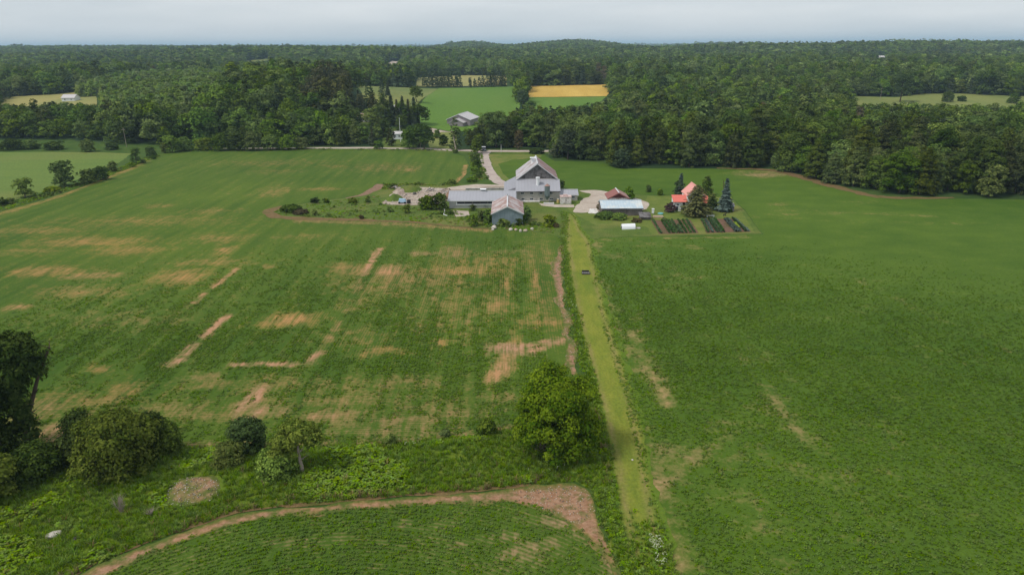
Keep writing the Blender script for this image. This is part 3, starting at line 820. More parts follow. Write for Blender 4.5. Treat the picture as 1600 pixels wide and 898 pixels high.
BANK_PX = [(-700, 722), (-300, 706), (0, 700), (120, 698), (300, 699), (500, 696.5), (640, 689.5), (740, 682), (830, 664), (890, 652), (935, 640), (953, 720), (958, 760), (930, 768), (900, 752), (830, 757), (760, 765), (660, 772), (560, 780), (450, 789), (380, 798), (300, 822), (225, 850), (140, 886), (30, 945), (-260, 1080), (-900, 1250)]
bank_relief = lambda x, y, d: sst(0, 2.5, d) * (0.35 + 0.75 * fbm(x / 7.0, y / 5.0, 41))
bank_z = lambda x, y, d: np.maximum(0.0, bank_relief(x, y, d))
_, B_bank = sheet('grass_bank', gpoly(BANK_PX), 0.030, 'bank', 0.9, 0.3, 0.8, zf=bank_z)
DIRT_P = chaikin(gpoly([(-300, 1102), (30, 950), (140, 889), (225, 853), (300, 825), (380, 801), (450, 792), (560, 783), (660, 775), (760, 768), (830, 759), (900, 753), (928, 768), (932, 800), (945, 830), (962, 862), (975, 905), (1015, 1250), (975, 1250), (962, 905), (940, 862), (905, 828), (862, 804), (818, 790), (770, 786), (660, 792), (560, 797), (450, 806), (385, 817), (305, 839), (230, 869), (165, 903), (50, 965), (-240, 1105)]))
_, B_dirt = sheet('dirt_track', DIRT_P, 0.036, 'soil_track', 0.5, 0.9, 0.5, edge_bare(DIRT_P, 0.7, .15, 1.1, .9))
ln = smooth_line(gpoly([(0, 976), (120, 893), (225, 847), (300, 820), (380, 797), (450, 788), (560, 779), (660, 771), (760, 764), (830, 756)]))
strip('dry_grass_margin', ln, 0.8, 0.052, 'dry_edge', 0.5)
strip('field_margin', smooth_line(gpoly([(446, 323), (425, 328), (421, 334), (445, 340), (520, 342.6), (600, 345.5), (650, 347.5), (690, 352), (740, 356.5), (775, 357)])), np.interp(np.arange(73), [0, 20, 40, 72], [3.0, 3.4, 1.6, 0.8]), 0.055, 'dry_edge', 1.2)
strip('field_ramp', smooth_line(gpoly([(540, 310), (565, 305), (583, 297), (600, 288)])), np.interp(np.arange(25), [0, 12, 24], [0.8, 2.5, 5.0]), 0.050, 'dirt', 0.6)
strip('wood_margin', smooth_line(gpoly([(1120, 263), (1160, 264), (1212, 267), (1260, 279), (1300, 291), (1338, 300), (1370, 307.5), (1440, 309.5), (1490, 309)])), np.interp(np.arange(65), [0, 20, 44, 64], [1.5, 4.0, 4.0, 1.2]), 0.050, 'dry_edge', 1.5)
ROAD = smooth_line(np.vstack([gpoly([(-500, 214), (-200, 218), (0, 221.5), (79, 224.2), (156, 228), (244, 230.4), (400, 231.2), (500, 231.3), (625, 231.6), (700, 234.5), (760, 236), (820, 236.3), (870, 236.2), (960, 236)]), [(90, 305), (160, 330)]]))
strip('gravel_road', ROAD, 5.2, 0.06, 'gravel', 0.4)
DRIVE = smooth_line(gpoly([(757, 236.5), (757, 245), (759.5, 255), (764, 267), (771, 277), (781, 285), (795, 289), (830, 291)]))
strip('driveway', DRIVE, np.interp(np.arange(57), [0, 5, 40, 56], [6.5, 3.6, 4.2, 4.0]), 0.066, 'drive', 0.4)
sheet('gravel_yard', chaikin(gpoly([(900, 297.5), (930, 297), (956, 301), (990, 308), (1010, 314), (1015, 321), (1008, 328), (985, 331), (935, 331), (908, 333), (894, 332), (900, 322), (915, 310), (925, 304), (914, 301)])), 0.060, 'gravel', 2.0, 1.0, 0.8)
sheet('gravel_patch', gpoly([(700, 293), (716, 291), (745, 288), (795, 289.5), (798, 292), (755, 292.5), (735, 297), (700, 297)]), 0.062, 'gravel', 2.0, 0.6, 1.0)
sheet('rubble_yard', chaikin(gpoly([(598, 317), (606, 310), (615, 298), (628, 290), (660, 293), (705, 294), (738, 296), (712, 300), (706, 312), (690, 318), (645, 322), (622, 320), (605, 320)])), 0.056, 'rubble_soil', 1.5, 1.2, 1.0)
sheet('earth_yard', gpoly([(730, 292.6), (796, 293), (796, 298.5), (738, 298)]), 0.058, 'dirt', 2.0, 0.5, 1.0)
sheet('concrete_pad', gpoly([(708, 329), (732, 330), (734, 337), (712, 339)]), 0.060, 'gravel', 1.5, 0.1, 1.0)
sheet('bare_ground_by_barn', gpoly([(840, 317.5), (876, 320), (896, 320), (898, 324), (868, 324), (846, 321)]), 0.056, 'gravel', 1.5, 0.7, 0.8)
# verge of the road
strip('road_verge', ROAD[:100] + np.array([0, -5.0]), 4.0, 0.02, 'weeds', 1.0)

# ================================================================ BUILDINGS
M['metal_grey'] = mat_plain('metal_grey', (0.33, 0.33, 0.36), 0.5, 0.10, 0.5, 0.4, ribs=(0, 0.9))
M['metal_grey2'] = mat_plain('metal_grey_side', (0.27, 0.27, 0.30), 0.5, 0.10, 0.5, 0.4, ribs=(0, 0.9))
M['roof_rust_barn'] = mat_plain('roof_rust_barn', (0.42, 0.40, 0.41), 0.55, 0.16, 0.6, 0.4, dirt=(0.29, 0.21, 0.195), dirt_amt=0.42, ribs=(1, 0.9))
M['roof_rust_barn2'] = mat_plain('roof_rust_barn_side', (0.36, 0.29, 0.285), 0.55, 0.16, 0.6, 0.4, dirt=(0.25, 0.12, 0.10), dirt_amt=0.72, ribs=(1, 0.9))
M['roof_rust_shed'] = mat_plain('roof_rust_shed', (0.46, 0.41, 0.40), 0.55, 0.2, 1.0, 0.4, dirt=(0.28, 0.15, 0.12), dirt_amt=0.6, ribs=(1, 0.8))
M['roof_blue'] = mat_plain('roof_blue_tin', (0.43, 0.52, 0.58), 0.42, 0.14, 0.8, 0.45, dirt=(0.58, 0.60, 0.58), dirt_amt=0.4, ribs=(0, 0.75))
M['roof_red'] = mat_plain('roof_red', (0.62, 0.155, 0.115), 0.6, 0.10, 0.8)
M['roof_pink'] = mat_plain('roof_pink', (0.66, 0.30, 0.26), 0.6, 0.10, 0.8)
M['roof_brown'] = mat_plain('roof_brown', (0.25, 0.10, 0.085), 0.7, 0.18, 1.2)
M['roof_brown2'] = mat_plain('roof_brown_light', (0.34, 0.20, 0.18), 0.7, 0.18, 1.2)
M['dark_red'] = mat_plain('dark_red_boards', (0.11, 0.035, 0.03), 0.8, 0.2, 2.0)
M['white'] = mat_plain('white_paint', (0.76, 0.77, 0.78), 0.6, 0.06, 1.0)
M['white_dirty'] = mat_plain('white_dirty', (0.62, 0.60, 0.57), 0.75, 0.15, 2.0, dirt=(0.34, 0.28, 0.23), dirt_amt=0.25)
M['trim'] = mat_plain('pale_trim', (0.58, 0.59, 0.60), 0.55, 0.08, 1.0)
M['planks'] = mat_plain('weathered_planks', (0.165, 0.155, 0.155), 0.9, 0.35, 1.2, dirt=(0.07, 0.062, 0.06), dirt_amt=0.5, ribs=(0, 0.55))
M['planks_brown'] = mat_plain('brown_planks', (0.18, 0.155, 0.14), 0.9, 0.3, 1.2, dirt=(0.09, 0.08, 0.07), dirt_amt=0.5, ribs=(0, 0.5))
M['block'] = mat_plain('tan_blockwork', (0.47, 0.44, 0.39), 0.9, 0.18, 1.2, dirt=(0.34, 0.32, 0.29), dirt_amt=0.3)
M['block_pale'] = mat_plain('pale_blockwork', (0.46, 0.455, 0.44), 0.9, 0.14, 1.2, dirt=(0.27, 0.27, 0.26), dirt_amt=0.3)
M['siding_blue'] = mat_plain('blue_grey_steel', (0.215, 0.27, 0.30), 0.6, 0.12, 0.8, 0.35, dirt=(0.16, 0.21, 0.235), dirt_amt=0.4, ribs=(0, 0.6))
M['galv'] = mat_plain('galvanised_teal', (0.165, 0.21, 0.215), 0.4, 0.15, 2.0, 0.5, 0.3)
M['galv_rust'] = mat_plain('rusty_cone', (0.30, 0.18, 0.15), 0.6, 0.2, 2.0)
M['glass'] = mat_plain('dark_glass', (0.022, 0.028, 0.036), 0.15, 0.1, 2.0, 0.5)
M['shade'] = mat_plain('dark_opening', (0.018, 0.018, 0.022), 0.9, 0.1, 2.0)
M['pinkwash'] = mat_plain('pinkish_panel', (0.58, 0.45, 0.42), 0.7, 0.14, 1.5, dirt=(0.40, 0.25, 0.22), dirt_amt=0.4)
M['yellow'] = mat_plain('faded_yellow', (0.52, 0.40, 0.16), 0.6)
M['black'] = mat_plain('black_paint', (0.018, 0.018, 0.02), 0.35, 0.1, 2.0, 0.5)
M['rubber'] = mat_plain('rubber', (0.02, 0.02, 0.02), 0.9)
M['tarp_blue'] = mat_plain('pale_blue_tarp', (0.30, 0.44, 0.56), 0.5, 0.15, 1.5)
M['pool_blue'] = mat_plain('turquoise_plastic', (0.17, 0.44, 0.44), 0.4, 0.08, 1.5)
M['cloth_blue'] = mat_plain('navy_cloth', (0.030, 0.045, 0.085), 0.9, 0.15, 1.5)
M['timber'] = mat_plain('raw_timber', (0.46, 0.34, 0.245), 0.85, 0.2, 2.0)
M['stone'] = mat_plain('pale_stone', (0.46, 0.42, 0.37), 0.9, 0.2, 1.5)
M['stone_tan'] = mat_plain('tan_stone', (0.42, 0.34, 0.26), 0.9, 0.22, 1.5)
M['stone_dark'] = mat_plain('dark_stone', (0.10, 0.09, 0.085), 0.9, 0.22, 1.5)
M['roof_pale'] = mat_plain('pale_shed_roof', (0.50, 0.47, 0.46), 0.5, 0.08, 0.5, 0.4, ribs=(0, 1.0))
M['wall_mauve'] = mat_plain('mauve_steel_wall', (0.27, 0.235, 0.25), 0.7, 0.1, 0.6)
M['dog_fur'] = mat_plain('black_fur', (0.022, 0.018, 0.016), 0.9)

def pts_box(o, mat, name, x0, x1, y0, y1, z0, z1):
    return MB().box(x0, x1, y0, y1, z0, z1).build(name, mat, o)

def gable_y(o, x0, x1, y0, y1, ez, rz, wall, rl, rrt, oh=0.35, th=0.14, z0=-0.1, ezr=None, gable=None, ridge='trim', rx=None, barge='trim'):
    """ridge runs away from the viewer; wall is one solid, roof two slabs, with bargeboards and a ridge cap"""
    xm = 0.5 * (x0 + x1) if rx is None else rx
    er = ez if ezr is None else ezr
    P = [(x0, z0), (x1, z0), (x1, er), (xm, rz), (x0, ez)]
    if gable is None:
        MB().prism([(x, y0, z) for x, z in P], [(x, y1, z) for x, z in P]).build('wall', wall, o)
    else:
        zs = min(ez, er)
        MB().box(x0, x1, y0, y1, z0, zs).build('wall', wall, o)
        G = [(x0, zs + 0.002), (x1, zs + 0.002), (x1, er + 0.003), (xm, rz), (x0, ez + 0.003)]
        MB().prism([(x, y0 + 0.01, z) for x, z in G], [(x, y1 - 0.01, z) for x, z in G]).build('gable_boarding', gable, o)
    for xe, e, mt in ((x0, ez, rl), (x1, er, rrt)):
        sgn = -1 if xe == x0 else 1
        sl = (rz - e) / abs(xm - xe)
        xo = xe + sgn * oh; zo = e - sl * oh
        L = [(xm, rz + 0.012), (xo, zo + 0.012), (xo, zo + 0.012 + th), (xm, rz + 0.012 + th)]
        r = MB().prism([(x, y0 - oh, z) for x, z in L], [(x, y1 + oh, z) for x, z in L]).build('roof', mt, o)
        Bq = [(xm, rz - 0.12), (xo, zo - 0.12), (xo, zo + th + 0.03), (xm, rz + th + 0.03)]
        if barge: MB().prism([(x, y0 - oh - 0.07, z) for x, z in Bq], [(x, y0 - oh - 0.004, z) for x, z in Bq]).build('bargeboard', barge, o)
    MB().box(xm - 0.16, xm + 0.16, y0 - oh, y1 + oh, rz + th + 0.02, rz + th + 0.09).build('ridge_cap', ridge, o)

def gable_x(o, x0, x1, y0, y1, ez, rz, wall, rf, rb, oh=0.35, th=0.14, z0=-0.1, ridge='trim', fascia='trim'):
    ym = 0.5 * (y0 + y1)
    P = [(y0, z0), (y1, z0), (y1, ez), (ym, rz), (y0, ez)]
    MB().prism([(x0, y, z) for y, z in P][::-1], [(x1, y, z) for y, z in P][::-1]).build('wall', wall, o)
    for ye, mt in ((y0, rf), (y1, rb)):
        sgn = -1 if ye == y0 else 1
        sl = (rz - ez) / abs(ym - ye)
        yo = ye + sgn * oh; zo = ez - sl * oh
        L = [(ym, rz + 0.012), (yo, zo + 0.012), (yo, zo + 0.012 + th), (ym, rz + 0.012 + th)]
        MB().prism([(x0 - oh, y, z) for y, z in L], [(x1 + oh, y, z) for y, z in L]).build('roof', mt, o)
    sl = (rz - ez) / (ym - y0); yo = y0 - oh; zo = ez - sl * oh
    if fascia: MB().box(x0 - oh, x1 + oh, yo - 0.06, yo - 0.004, zo - 0.10, zo + th).build('fascia', fascia, o)
    MB().box(x0 - oh, x1 + oh, ym - 0.16, ym + 0.16, rz + th + 0.015, rz + th + 0.08).build('ridge_cap', ridge, o)

def window(o, x, y, z, w, h, frame='trim', pane='glass'):
    """faces the camera: frame proud of the wall, pane set into it with a middle bar, sill below"""
    f = MB()
    t_ = 0.07
    f.box(x - w / 2, x + w / 2, y - 0.05, y, z, z + t_).box(x - w / 2, x + w / 2, y - 0.05, y, z + h - t_, z + h)
    f.box(x - w / 2, x - w / 2 + t_, y - 0.05, y, z + t_, z + h - t_).box(x + w / 2 - t_, x + w / 2, y - 0.05, y, z + t_, z + h - t_)
    f.box(x - 0.025, x + 0.025, y - 0.05, y, z + t_, z + h - t_)
    wo_ = f.build('window', frame, o)
    MB().box(x - w / 2 + t_, x + w / 2 - t_, y - 0.028, y - 0.006, z + t_, z + h - t_).build('pane', pane, wo_)
    MB().box(x - w / 2 - 0.06, x + w / 2 + 0.06, y - 0.12, y, z - 0.07, z - 0.003).build('sill', frame, wo_)

def base(x, y): return (float(x), float(y), 0.0)

# --- big barn
o = thing('barn', base(7.5, 196), 'big bank barn with weathered plank gable, rusty tin roof and grey front roof', 'barn')
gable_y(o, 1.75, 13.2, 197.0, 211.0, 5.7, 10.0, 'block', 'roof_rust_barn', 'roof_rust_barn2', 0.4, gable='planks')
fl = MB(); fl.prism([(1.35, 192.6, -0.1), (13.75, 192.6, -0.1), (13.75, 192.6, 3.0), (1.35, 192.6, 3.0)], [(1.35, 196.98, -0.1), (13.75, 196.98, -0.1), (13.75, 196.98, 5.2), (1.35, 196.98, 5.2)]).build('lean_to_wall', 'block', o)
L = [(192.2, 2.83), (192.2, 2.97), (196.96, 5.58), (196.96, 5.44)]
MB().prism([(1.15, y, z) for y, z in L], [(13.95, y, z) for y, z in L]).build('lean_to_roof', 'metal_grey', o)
MB().box(1.15, 13.95, 192.10, 192.19, 2.72, 2.98).build('fascia', 'planks', o)
MB().box(1.36, 1.56, 192.5, 192.59, 0, 2.8).build('downpipe', 'white', o)
for x in (3.1, 5.75, 8.4, 11.3):
    window(o, x, 192.59, 2.05, 0.95, 0.62)
for x in (3.3, 5.75, 8.5, 11.4):
    window(o, x, 192.59, 0.35, 0.95, 0.68)
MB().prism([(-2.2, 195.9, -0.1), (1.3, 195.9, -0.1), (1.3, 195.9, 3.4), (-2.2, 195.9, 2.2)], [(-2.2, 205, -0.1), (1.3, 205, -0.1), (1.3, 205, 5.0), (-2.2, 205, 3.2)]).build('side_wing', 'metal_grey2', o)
MB().box(1.3, 8.0, 191.3, 192.4, -0.05, 0.28).build('concrete_apron', 'white_dirty', o)
v = MB().tube((6.35, 203, 8.9), (6.35, 203, 10.7), 0.5, 0.45, 10).build('roof_ventilator', 'white', o)
MB().box(5.5, 7.2, 202.3, 203.7, 10.72, 10.9).build('cap', 'white', v)
v = MB().tube((7.55, 194.8, 3.9), (7.55, 194.8, 6.2), 0.46, 0.46, 12).build('vent_stack', 'white', o)
MB().tube((7.55, 194.8, 6.22), (7.55, 194.8, 6.52), 0.62, 0.62, 12).build('cap', 'white', v)

o = thing('feed_bin', base(10.1, 191.0), 'teal hopper feed bin on legs against the barn front', 'silo')
MB().tube((10.1, 191.0, 2.0), (10.1, 191.0, 4.75), 0.78, 0.78, 16).build('body', 'galv', o)
MB().tube((10.1, 191.0, 4.76), (10.1, 191.0, 5.35), 0.82, 0.14, 16).build('roof', 'galv_rust', o)
MB().tube((10.1, 191.0, 5.36), (10.1, 191.0, 5.5), 0.2, 0.2, 10).build('lid', 'white_dirty', o)
MB().tube((10.1, 191.0, 0.75), (10.1, 191.0, 1.99), 0.16, 0.78, 16).build('hopper', 'galv', o)
for sx in (-1, 1):
    for sy in (-1, 1):
        MB().box(10.1 + sx * .62 - .05, 10.1 + sx * .62 + .05, 191 + sy * .62 - .05, 191 + sy * .62 + .05, 0, 2.5).build('leg', 'galv', o)

# --- long low stable
o = thing('stable', base(-8, 186), 'long low stable with grey metal roof and dark window band', 'stable')
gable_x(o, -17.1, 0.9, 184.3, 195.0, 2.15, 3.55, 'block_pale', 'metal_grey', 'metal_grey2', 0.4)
MB().box(-15.0, -0.2, 184.2, 184.29, 1.22, 1.95).build('window_opening', 'shade', o)
for k in range(7):
    MB().box(-15.0 + k * 2.1, -14.86 + k * 2.1, 184.13, 184.19, 1.23, 1.94).build('window_post', 'planks_brown', o)
MB().box(-15.2, -0.2, 184.05, 184.29, 0.98, 1.20).build('sill', 'white', o)
MB().box(-15.2, -14.98, 184.10, 184.29, 1.21, 2.0).build('jamb', 'white', o)
v = MB().box(-8.6, -7.3, 189.1, 190.2, 3.5, 4.15).build('roof_ventilator', 'white', o)
MB().box(-8.6, -7.3, 189.05, 189.098, 3.78, 3.95).build('louvre', 'shade', v)
MB().box(-8.8, -7.1, 188.95, 190.35, 4.16, 4.28).build('cap', 'white', v)

# --- rusty-roofed shed
o = thing('tractor_shed', base(-1.1, 171), 'blue-grey steel shed with streaked rusty red tin roof', 'shed')
gable_y(o, -4.85, 2.75, 165.0, 178.2, 3.0, 4.75, 'siding_blue', 'roof_rust_shed', 'roof_rust_shed', 0.3)
MB().tube((-1.05, 176.5, 4.85), (-1.05, 176.5, 5.5), 0.09, 0.09, 6).build('flue', 'galv', o)

# --- small buildings right of the barn
o = thing('milk_house', base(16.3, 195), 'low grey-roofed milk house joined to the barn corner', 'outbuilding')
gable_x(o, 14.0, 18.9, 193.2, 198.2, 1.75, 2.6, 'block', 'metal_grey', 'metal_grey2', 0.3)
window(o, 17.7, 193.19, 0.7, 0.9, 0.7)
o = thing('storage_crate', base(15.3, 189), 'pinkish white storage box standing before the milk house', 'storage box')
MB().box(13.7, 16.75, 188.7, 190.9, 0.0, 2.0).build('body', 'white_dirty', o)
MB().box(13.6, 16.85, 188.6, 191.0, 2.01, 2.15).build('lid', 'pinkwash', o)
MB().box(15.2, 15.26, 188.66, 188.695, 0.1, 1.9).build('door_seam', 'shade', o)
MB().box(14.5, 15.7, 189.4, 190.2, 2.16, 2.55).build('roof_box', 'pinkwash', o)
o = thing('barrel', base(13.15, 190.4), 'faded yellow barrel between feed bin and storage box', 'barrel')
MB().tube((13.15, 190.4, 0), (13.15, 190.4, 1.05), 0.36, 0.36, 12).build('body', 'yellow', o)
MB().tube((13.15, 190.4, 1.06), (13.15, 190.4, 1.12), 0.32, 0.32, 12).build('lid', 'white_dirty', o)
o = thing('concrete_trough', base(10.4, 188.3), 'pale concrete trough lying before the feed bin', 'trough')
MB().box(9.0, 11.9, 187.9, 188.1, 0, .5).box(9.0, 11.9, 188.7, 188.9, 0, .5).box(9.0, 9.2, 188.1, 188.7, 0, .5).box(11.7, 11.9, 188.1, 188.7, 0, .5).box(9.2, 11.7, 188.1, 188.7, 0, .12).build('basin', 'white_dirty', o)

# --- implement shed, garage and hut
o = thing('implement_shed', base(29, 177), 'long grey board shed with pale blue tin roof in weeds', 'shed')
gable_x(o, 23.6, 34.0, 174.4, 182.0, 2.0, 3.25, 'planks_brown', 'roof_blue', 'roof_blue', 0.3, ridge='roof_blue', fascia='planks')
o = thing('garage', base(29.6, 188), 'small garage with brown roof and dark red gable behind blue-roofed shed', 'garage')
gable_y(o, 26.9, 32.2, 186.0, 192.0, 2.25, 3.65, 'white_dirty', 'roof_brown', 'roof_brown2', 0.4, gable='dark_red', barge='roof_brown')
o = thing('chicken_hut', base(34.1, 170.5), 'weathered low hut with grey lean-to roof near the white tank', 'hut')
MB().prism([(32.8, 169.8, 0), (35.4, 169.8, 0), (35.4, 169.8, .75), (32.8, 169.8, .75)], [(32.8, 171.6, 0), (35.4, 171.6, 0), (35.4, 171.6, 1.35), (32.8, 171.6, 1.35)]).build('wall', 'planks_brown', o)
L = [(169.5, .68), (169.5, .78), (171.9, 1.58), (171.9, 1.48)]
MB().prism([(32.6, y, z) for y, z in L], [(35.6, y, z) for y, z in L]).build('roof', 'planks', o)
o = thing('concrete_slab', base(22, 178), 'pale slab propped at the corner of the blue-roofed shed', 'slab')
MB().prism([(20.3, 177.2, .1), (22.9, 176.7, .05), (23.0, 176.8, .18), (20.4, 177.3, .22)], [(20.9, 179.5, .7), (22.8, 179.3, .65), (22.9, 179.4, .78), (21.0, 179.6, .82)]).build('slab', 'white_dirty', o)
o = thing('water_tank', base(28.4, 161.5), 'white rounded tank lying on the grass below the sheds', 'tank')
C = [(math.cos(R(k)), math.sin(R(k))) for k in range(0, 181, 20)]
A_ = [(26.7, 161.2 + 1.05 * c, 1.15 * s) for c, s in C]; B_ = [(30.0, 161.7 + 1.05 * c, 1.15 * s) for c, s in C]
MB().prism(A_, B_).build('shell', 'white', o)
MB().prism([(26.66, 161.2 + .6 * c, .1 + .6 * s) for c, s in C], [(26.694, 161.2 + .6 * c, .1 + .6 * s) for c, s in C]).build('end_opening', 'shade', o)
MB().box(30.2, 31.2, 160.9, 161.5, 0, .28).build('step', 'white_dirty', o)

# --- farmhouse
o = thing('farmhouse', base(49, 184), 'white farmhouse with steep gable and red tin roofs among evergreens', 'house')
gable_y(o, 48.0, 52.9, 184.0, 190.0, 3.3, 5.6, 'white', 'roof_pink', 'roof_red', 0.25, rx=50.4, barge='roof_pink', ridge='roof_pink')
window(o, 51.2, 183.99, 3.3, 0.7, 0.8, 'white')
w_ = MB().prism([(43.9, 181.6, -.1), (47.95, 181.6, -.1), (47.95, 181.6, 2.1), (43.9, 181.6, 2.1)], [(43.9, 184.3, -.1), (47.95, 184.3, -.1), (47.95, 184.3, 3.2), (43.9, 184.3, 3.2)]).build('side_wing', 'white', o)
L = [(181.3, 1.98), (181.3, 2.1), (184.35, 3.42), (184.35, 3.3)]
MB().prism([(43.7, y, z) for y, z in L], [(47.6, y, z) for y, z in L]).build('wing_roof', 'roof_red', o)
MB().box(46.3, 46.95, 181.53, 181.595, 0, 1.85).build('door', 'shade', o)
window(o, 45.0, 181.595, 0.9, 0.7, 0.7, 'white')
MB().prism([(51.4, 181.6, -.1), (53.2, 181.6, -.1), (53.2, 181.6, 1.8), (51.4, 181.6, 1.8)], [(51.4, 183.9, -.1), (53.2, 183.9, -.1), (53.2, 183.9, 2.7), (51.4, 183.9, 2.7)]).build('porch', 'white', o)
L = [(181.3, 1.72), (181.3, 1.84), (183.9, 3.12), (183.9, 3.0)]
MB().prism([(51.2, y, z) for y, z in L], [(53.5, y, z) for y, z in L]).build('porch_roof', 'roof_red', o)

# --- things on the lawn
p = at(1137, 330)
o = thing('garden_shed', base(p[0], p[1]), 'small mauve-grey shed at the foot of the blue spruce', 'shed')
gable_x(o, p[0] - .2, p[0] + 1.6, p[1] - .2, p[1] + 1.5, 1.5, 1.9, 'wall_mauve', 'wall_mauve', 'wall_mauve', 0.1, 0.08)
p = at(1110, 339.5)
o = thing('garden_bench', base(p[0], p[1]), 'white backless bench at the top of the vegetable garden', 'bench')
MB().box(p[0] - 1.0, p[0] + 1.0, p[1] - .2, p[1] + .25, .42, .5).build('seat', 'white', o)
for sx in (-.85, .85): MB().box(p[0] + sx - .06, p[0] + sx + .06, p[1] - .18, p[1] + .2, 0, .415).build('leg', 'white', o)
p = at(1028, 339.5)
o = thing('timber_stack', base(p[0], p[1]), 'flat tan timber boards lying above the vegetable garden', 'timber')
for k in range(4): MB().box(p[0] - 1.35 + .05 * k, p[0] + 1.3, p[1] - .55 + .3 * k, p[1] - .3 + .3 * k, 0.02, .32 + .03 * (k % 2)).build('plank', 'timber', o)
p = at(1032, 334.5)
o = thing('paddling_pool', base(p[0], p[1]), 'round turquoise plastic pool on the lawn', 'pool')
C = [(math.cos(R(k)), math.sin(R(k))) for k in range(0, 360, 24)]
m_ = MB()
for k in range(15):
    a, b = C[k], C[(k + 1) % 15]
    m_.prism([(p[0] + .62 * a[0], p[1] + .62 * a[1], 0), (p[0] + .72 * a[0], p[1] + .72 * a[1], 0), (p[0] + .72 * b[0], p[1] + .72 * b[1], 0), (p[0] + .62 * b[0], p[1] + .62 * b[1], 0)],
             [(p[0] + .62 * a[0], p[1] + .62 * a[1], .3), (p[0] + .72 * a[0], p[1] + .72 * a[1], .3), (p[0] + .72 * b[0], p[1] + .72 * b[1], .3), (p[0] + .62 * b[0], p[1] + .62 * b[1], .3)])
m_.build('rim', 'pool_blue', o)
MB().prism([(p[0] + .6 * c, p[1] + .6 * s, .04) for c, s in C], [(p[0] + .6 * c, p[1] + .6 * s, .2) for c, s in C]).build('water', 'pool_blue', o)
p = at(1020, 334)
o = thing('bee_hive', base(p[0], p[1]), 'tall white hive box beside the turquoise pool', 'hive')
MB().box(p[0] - .26, p[0] + .26, p[1] - .26, p[1] + .26, .15, 1.25).build('body', 'white', o)
MB().box(p[0] - .32, p[0] + .32, p[1] - .32, p[1] + .32, 1.26, 1.38).build('lid', 'white', o)
MB().box(p[0] - .2, p[0] + .2, p[1] - .2, p[1] + .2, 0, .145).build('foot', 'planks', o)
p = at(1108, 336)
o = thing('swing_frame', base(p[0], p[1]), 'grey timber swing frame between the pine and dark bush', 'swing')
for sx in (-1, 1):
    MB().tube((p[0] + sx * .75, p[1] - .6, 0), (p[0] + sx * .6, p[1], 1.9), .05, .05, 6).build('leg', 'planks', o)
    MB().tube((p[0] + sx * .75, p[1] + .6, 0), (p[0] + sx * .6, p[1], 1.9), .05, .05, 6).build('leg', 'planks', o)
MB().tube((p[0] - .7, p[1], 1.93), (p[0] + .7, p[1], 1.93), .06, .06, 6).build('crossbar', 'planks', o)
MB().box(p[0] - .3, p[0] + .3, p[1] - .12, p[1] + .12, .5, .55).build('seat', 'planks', o)
for sx in (-.28, .28): MB().tube((p[0] + sx, p[1], .55), (p[0] + sx, p[1], 1.9), .015, .015, 4).build('chain', 'galv', o)
for k, (px, py, mt, lab) in enumerate([(1057, 331, 'cloth_blue', 'navy cloth hanging by the farmhouse door, next to the purple shrub'), (1061.5, 332, 'white', 'white cloth hanging between two navy ones'), (1065.5, 330.5, 'cloth_blue', 'navy cloth hanging by the farmhouse door, next to the pine')]):
    p = at(px, py)
    o = thing('laundry', base(p[0], p[1]), lab, 'laundry', 'washing on the line')
    m_ = MB()
    for q in range(5):
        x = p[0] - .38 + q * .15
        m_.prism([(x, p[1] + .04 * (q % 2), .35), (x + .15, p[1] + .04 * ((q + 1) % 2), .35), (x + .15, p[1] + .04 * ((q + 1) % 2) + .02, .35), (x, p[1] + .04 * (q % 2) + .02, .35)],
                 [(x, p[1] + .02 * (q % 2), 1.5), (x + .15, p[1] + .02 * ((q + 1) % 2), 1.5), (x + .15, p[1] + .02 * ((q + 1) % 2) + .02, 1.5), (x, p[1] + .02 * (q % 2) + .02, 1.5)])
    m_.build('cloth', mt, o)
p0 = at(1054.5, 331.5); p1 = at(1069, 331.5)
o = thing('clothes_line', base((p0[0] + p1[0]) / 2, p0[1]), 'clothes line on two white posts before the farmhouse', 'clothes line')
for q in (p0, p1): MB().tube((q[0], q[1], 0), (q[0], q[1], 1.75), .05, .05, 6).build('post', 'white', o)
MB().tube((p0[0], p0[1], 1.56), (p1[0], p1[1], 1.56), .012, .012, 4).build('line', 'galv', o)

def dog(px, py, rz, label):
    """a small black dog: one skinned body with neck, head, ears, tail and four jointed legs"""
    p = at(px, py)
    vs, es, rad = [], [], []
    def add(v, r, par=None):
        vs.append(v); rad.append(r)
        if par is not None: es.append((par, len(vs) - 1))
        return len(vs) - 1
    hip = add((-.30, 0, .50), .12); mid_ = add((0, 0, .50), .12, hip); ch = add((.26, 0, .50), .155, mid_)
    nk = add((.42, 0, .66), .085, ch); hd = add((.52, 0, .75), .09, nk); mz = add((.68, 0, .71), .045, hd)
    for s in (-1, 1):
        add((.49, s * .07, .86), .025, hd)
        sh = add((.27, s * .10, .36), .055, ch); kn = add((.29, s * .10, .18), .035, sh); add((.31, s * .10, .03), .038, kn)
        st = add((-.26, s * .11, .36), .065, hip); hk = add((-.38, s * .11, .19), .035, st); add((-.34, s * .11, .03), .038, hk)
    t1 = add((-.48, 0, .58), .035, hip); add((-.62, 0, .70), .02, t1)
    me = bpy.data.meshes.new('dog'); me.from_pydata(vs, es, [])
    me.materials.append(M['dog_fur'])
    ob = bpy.data.objects.new('dog', me); ob.location = (p[0], p[1], 0.03); ob.rotation_euler.z = rz; link(ob)
    sk = ob.modifiers.new('skin', 'SKIN')
    for i, r_ in enumerate(rad): me.skin_vertices[0].data[i].radius = (r_, r_)
    me.skin_vertices[0].data[0].use_root = True
    sk.use_smooth_shade = True
    ob.modifiers.new('sub', 'SUBSURF').levels = 1
    tag(ob, label, 'dog')
dog(1132, 338, 0.5, 'black dog on the lawn above the garden rows')

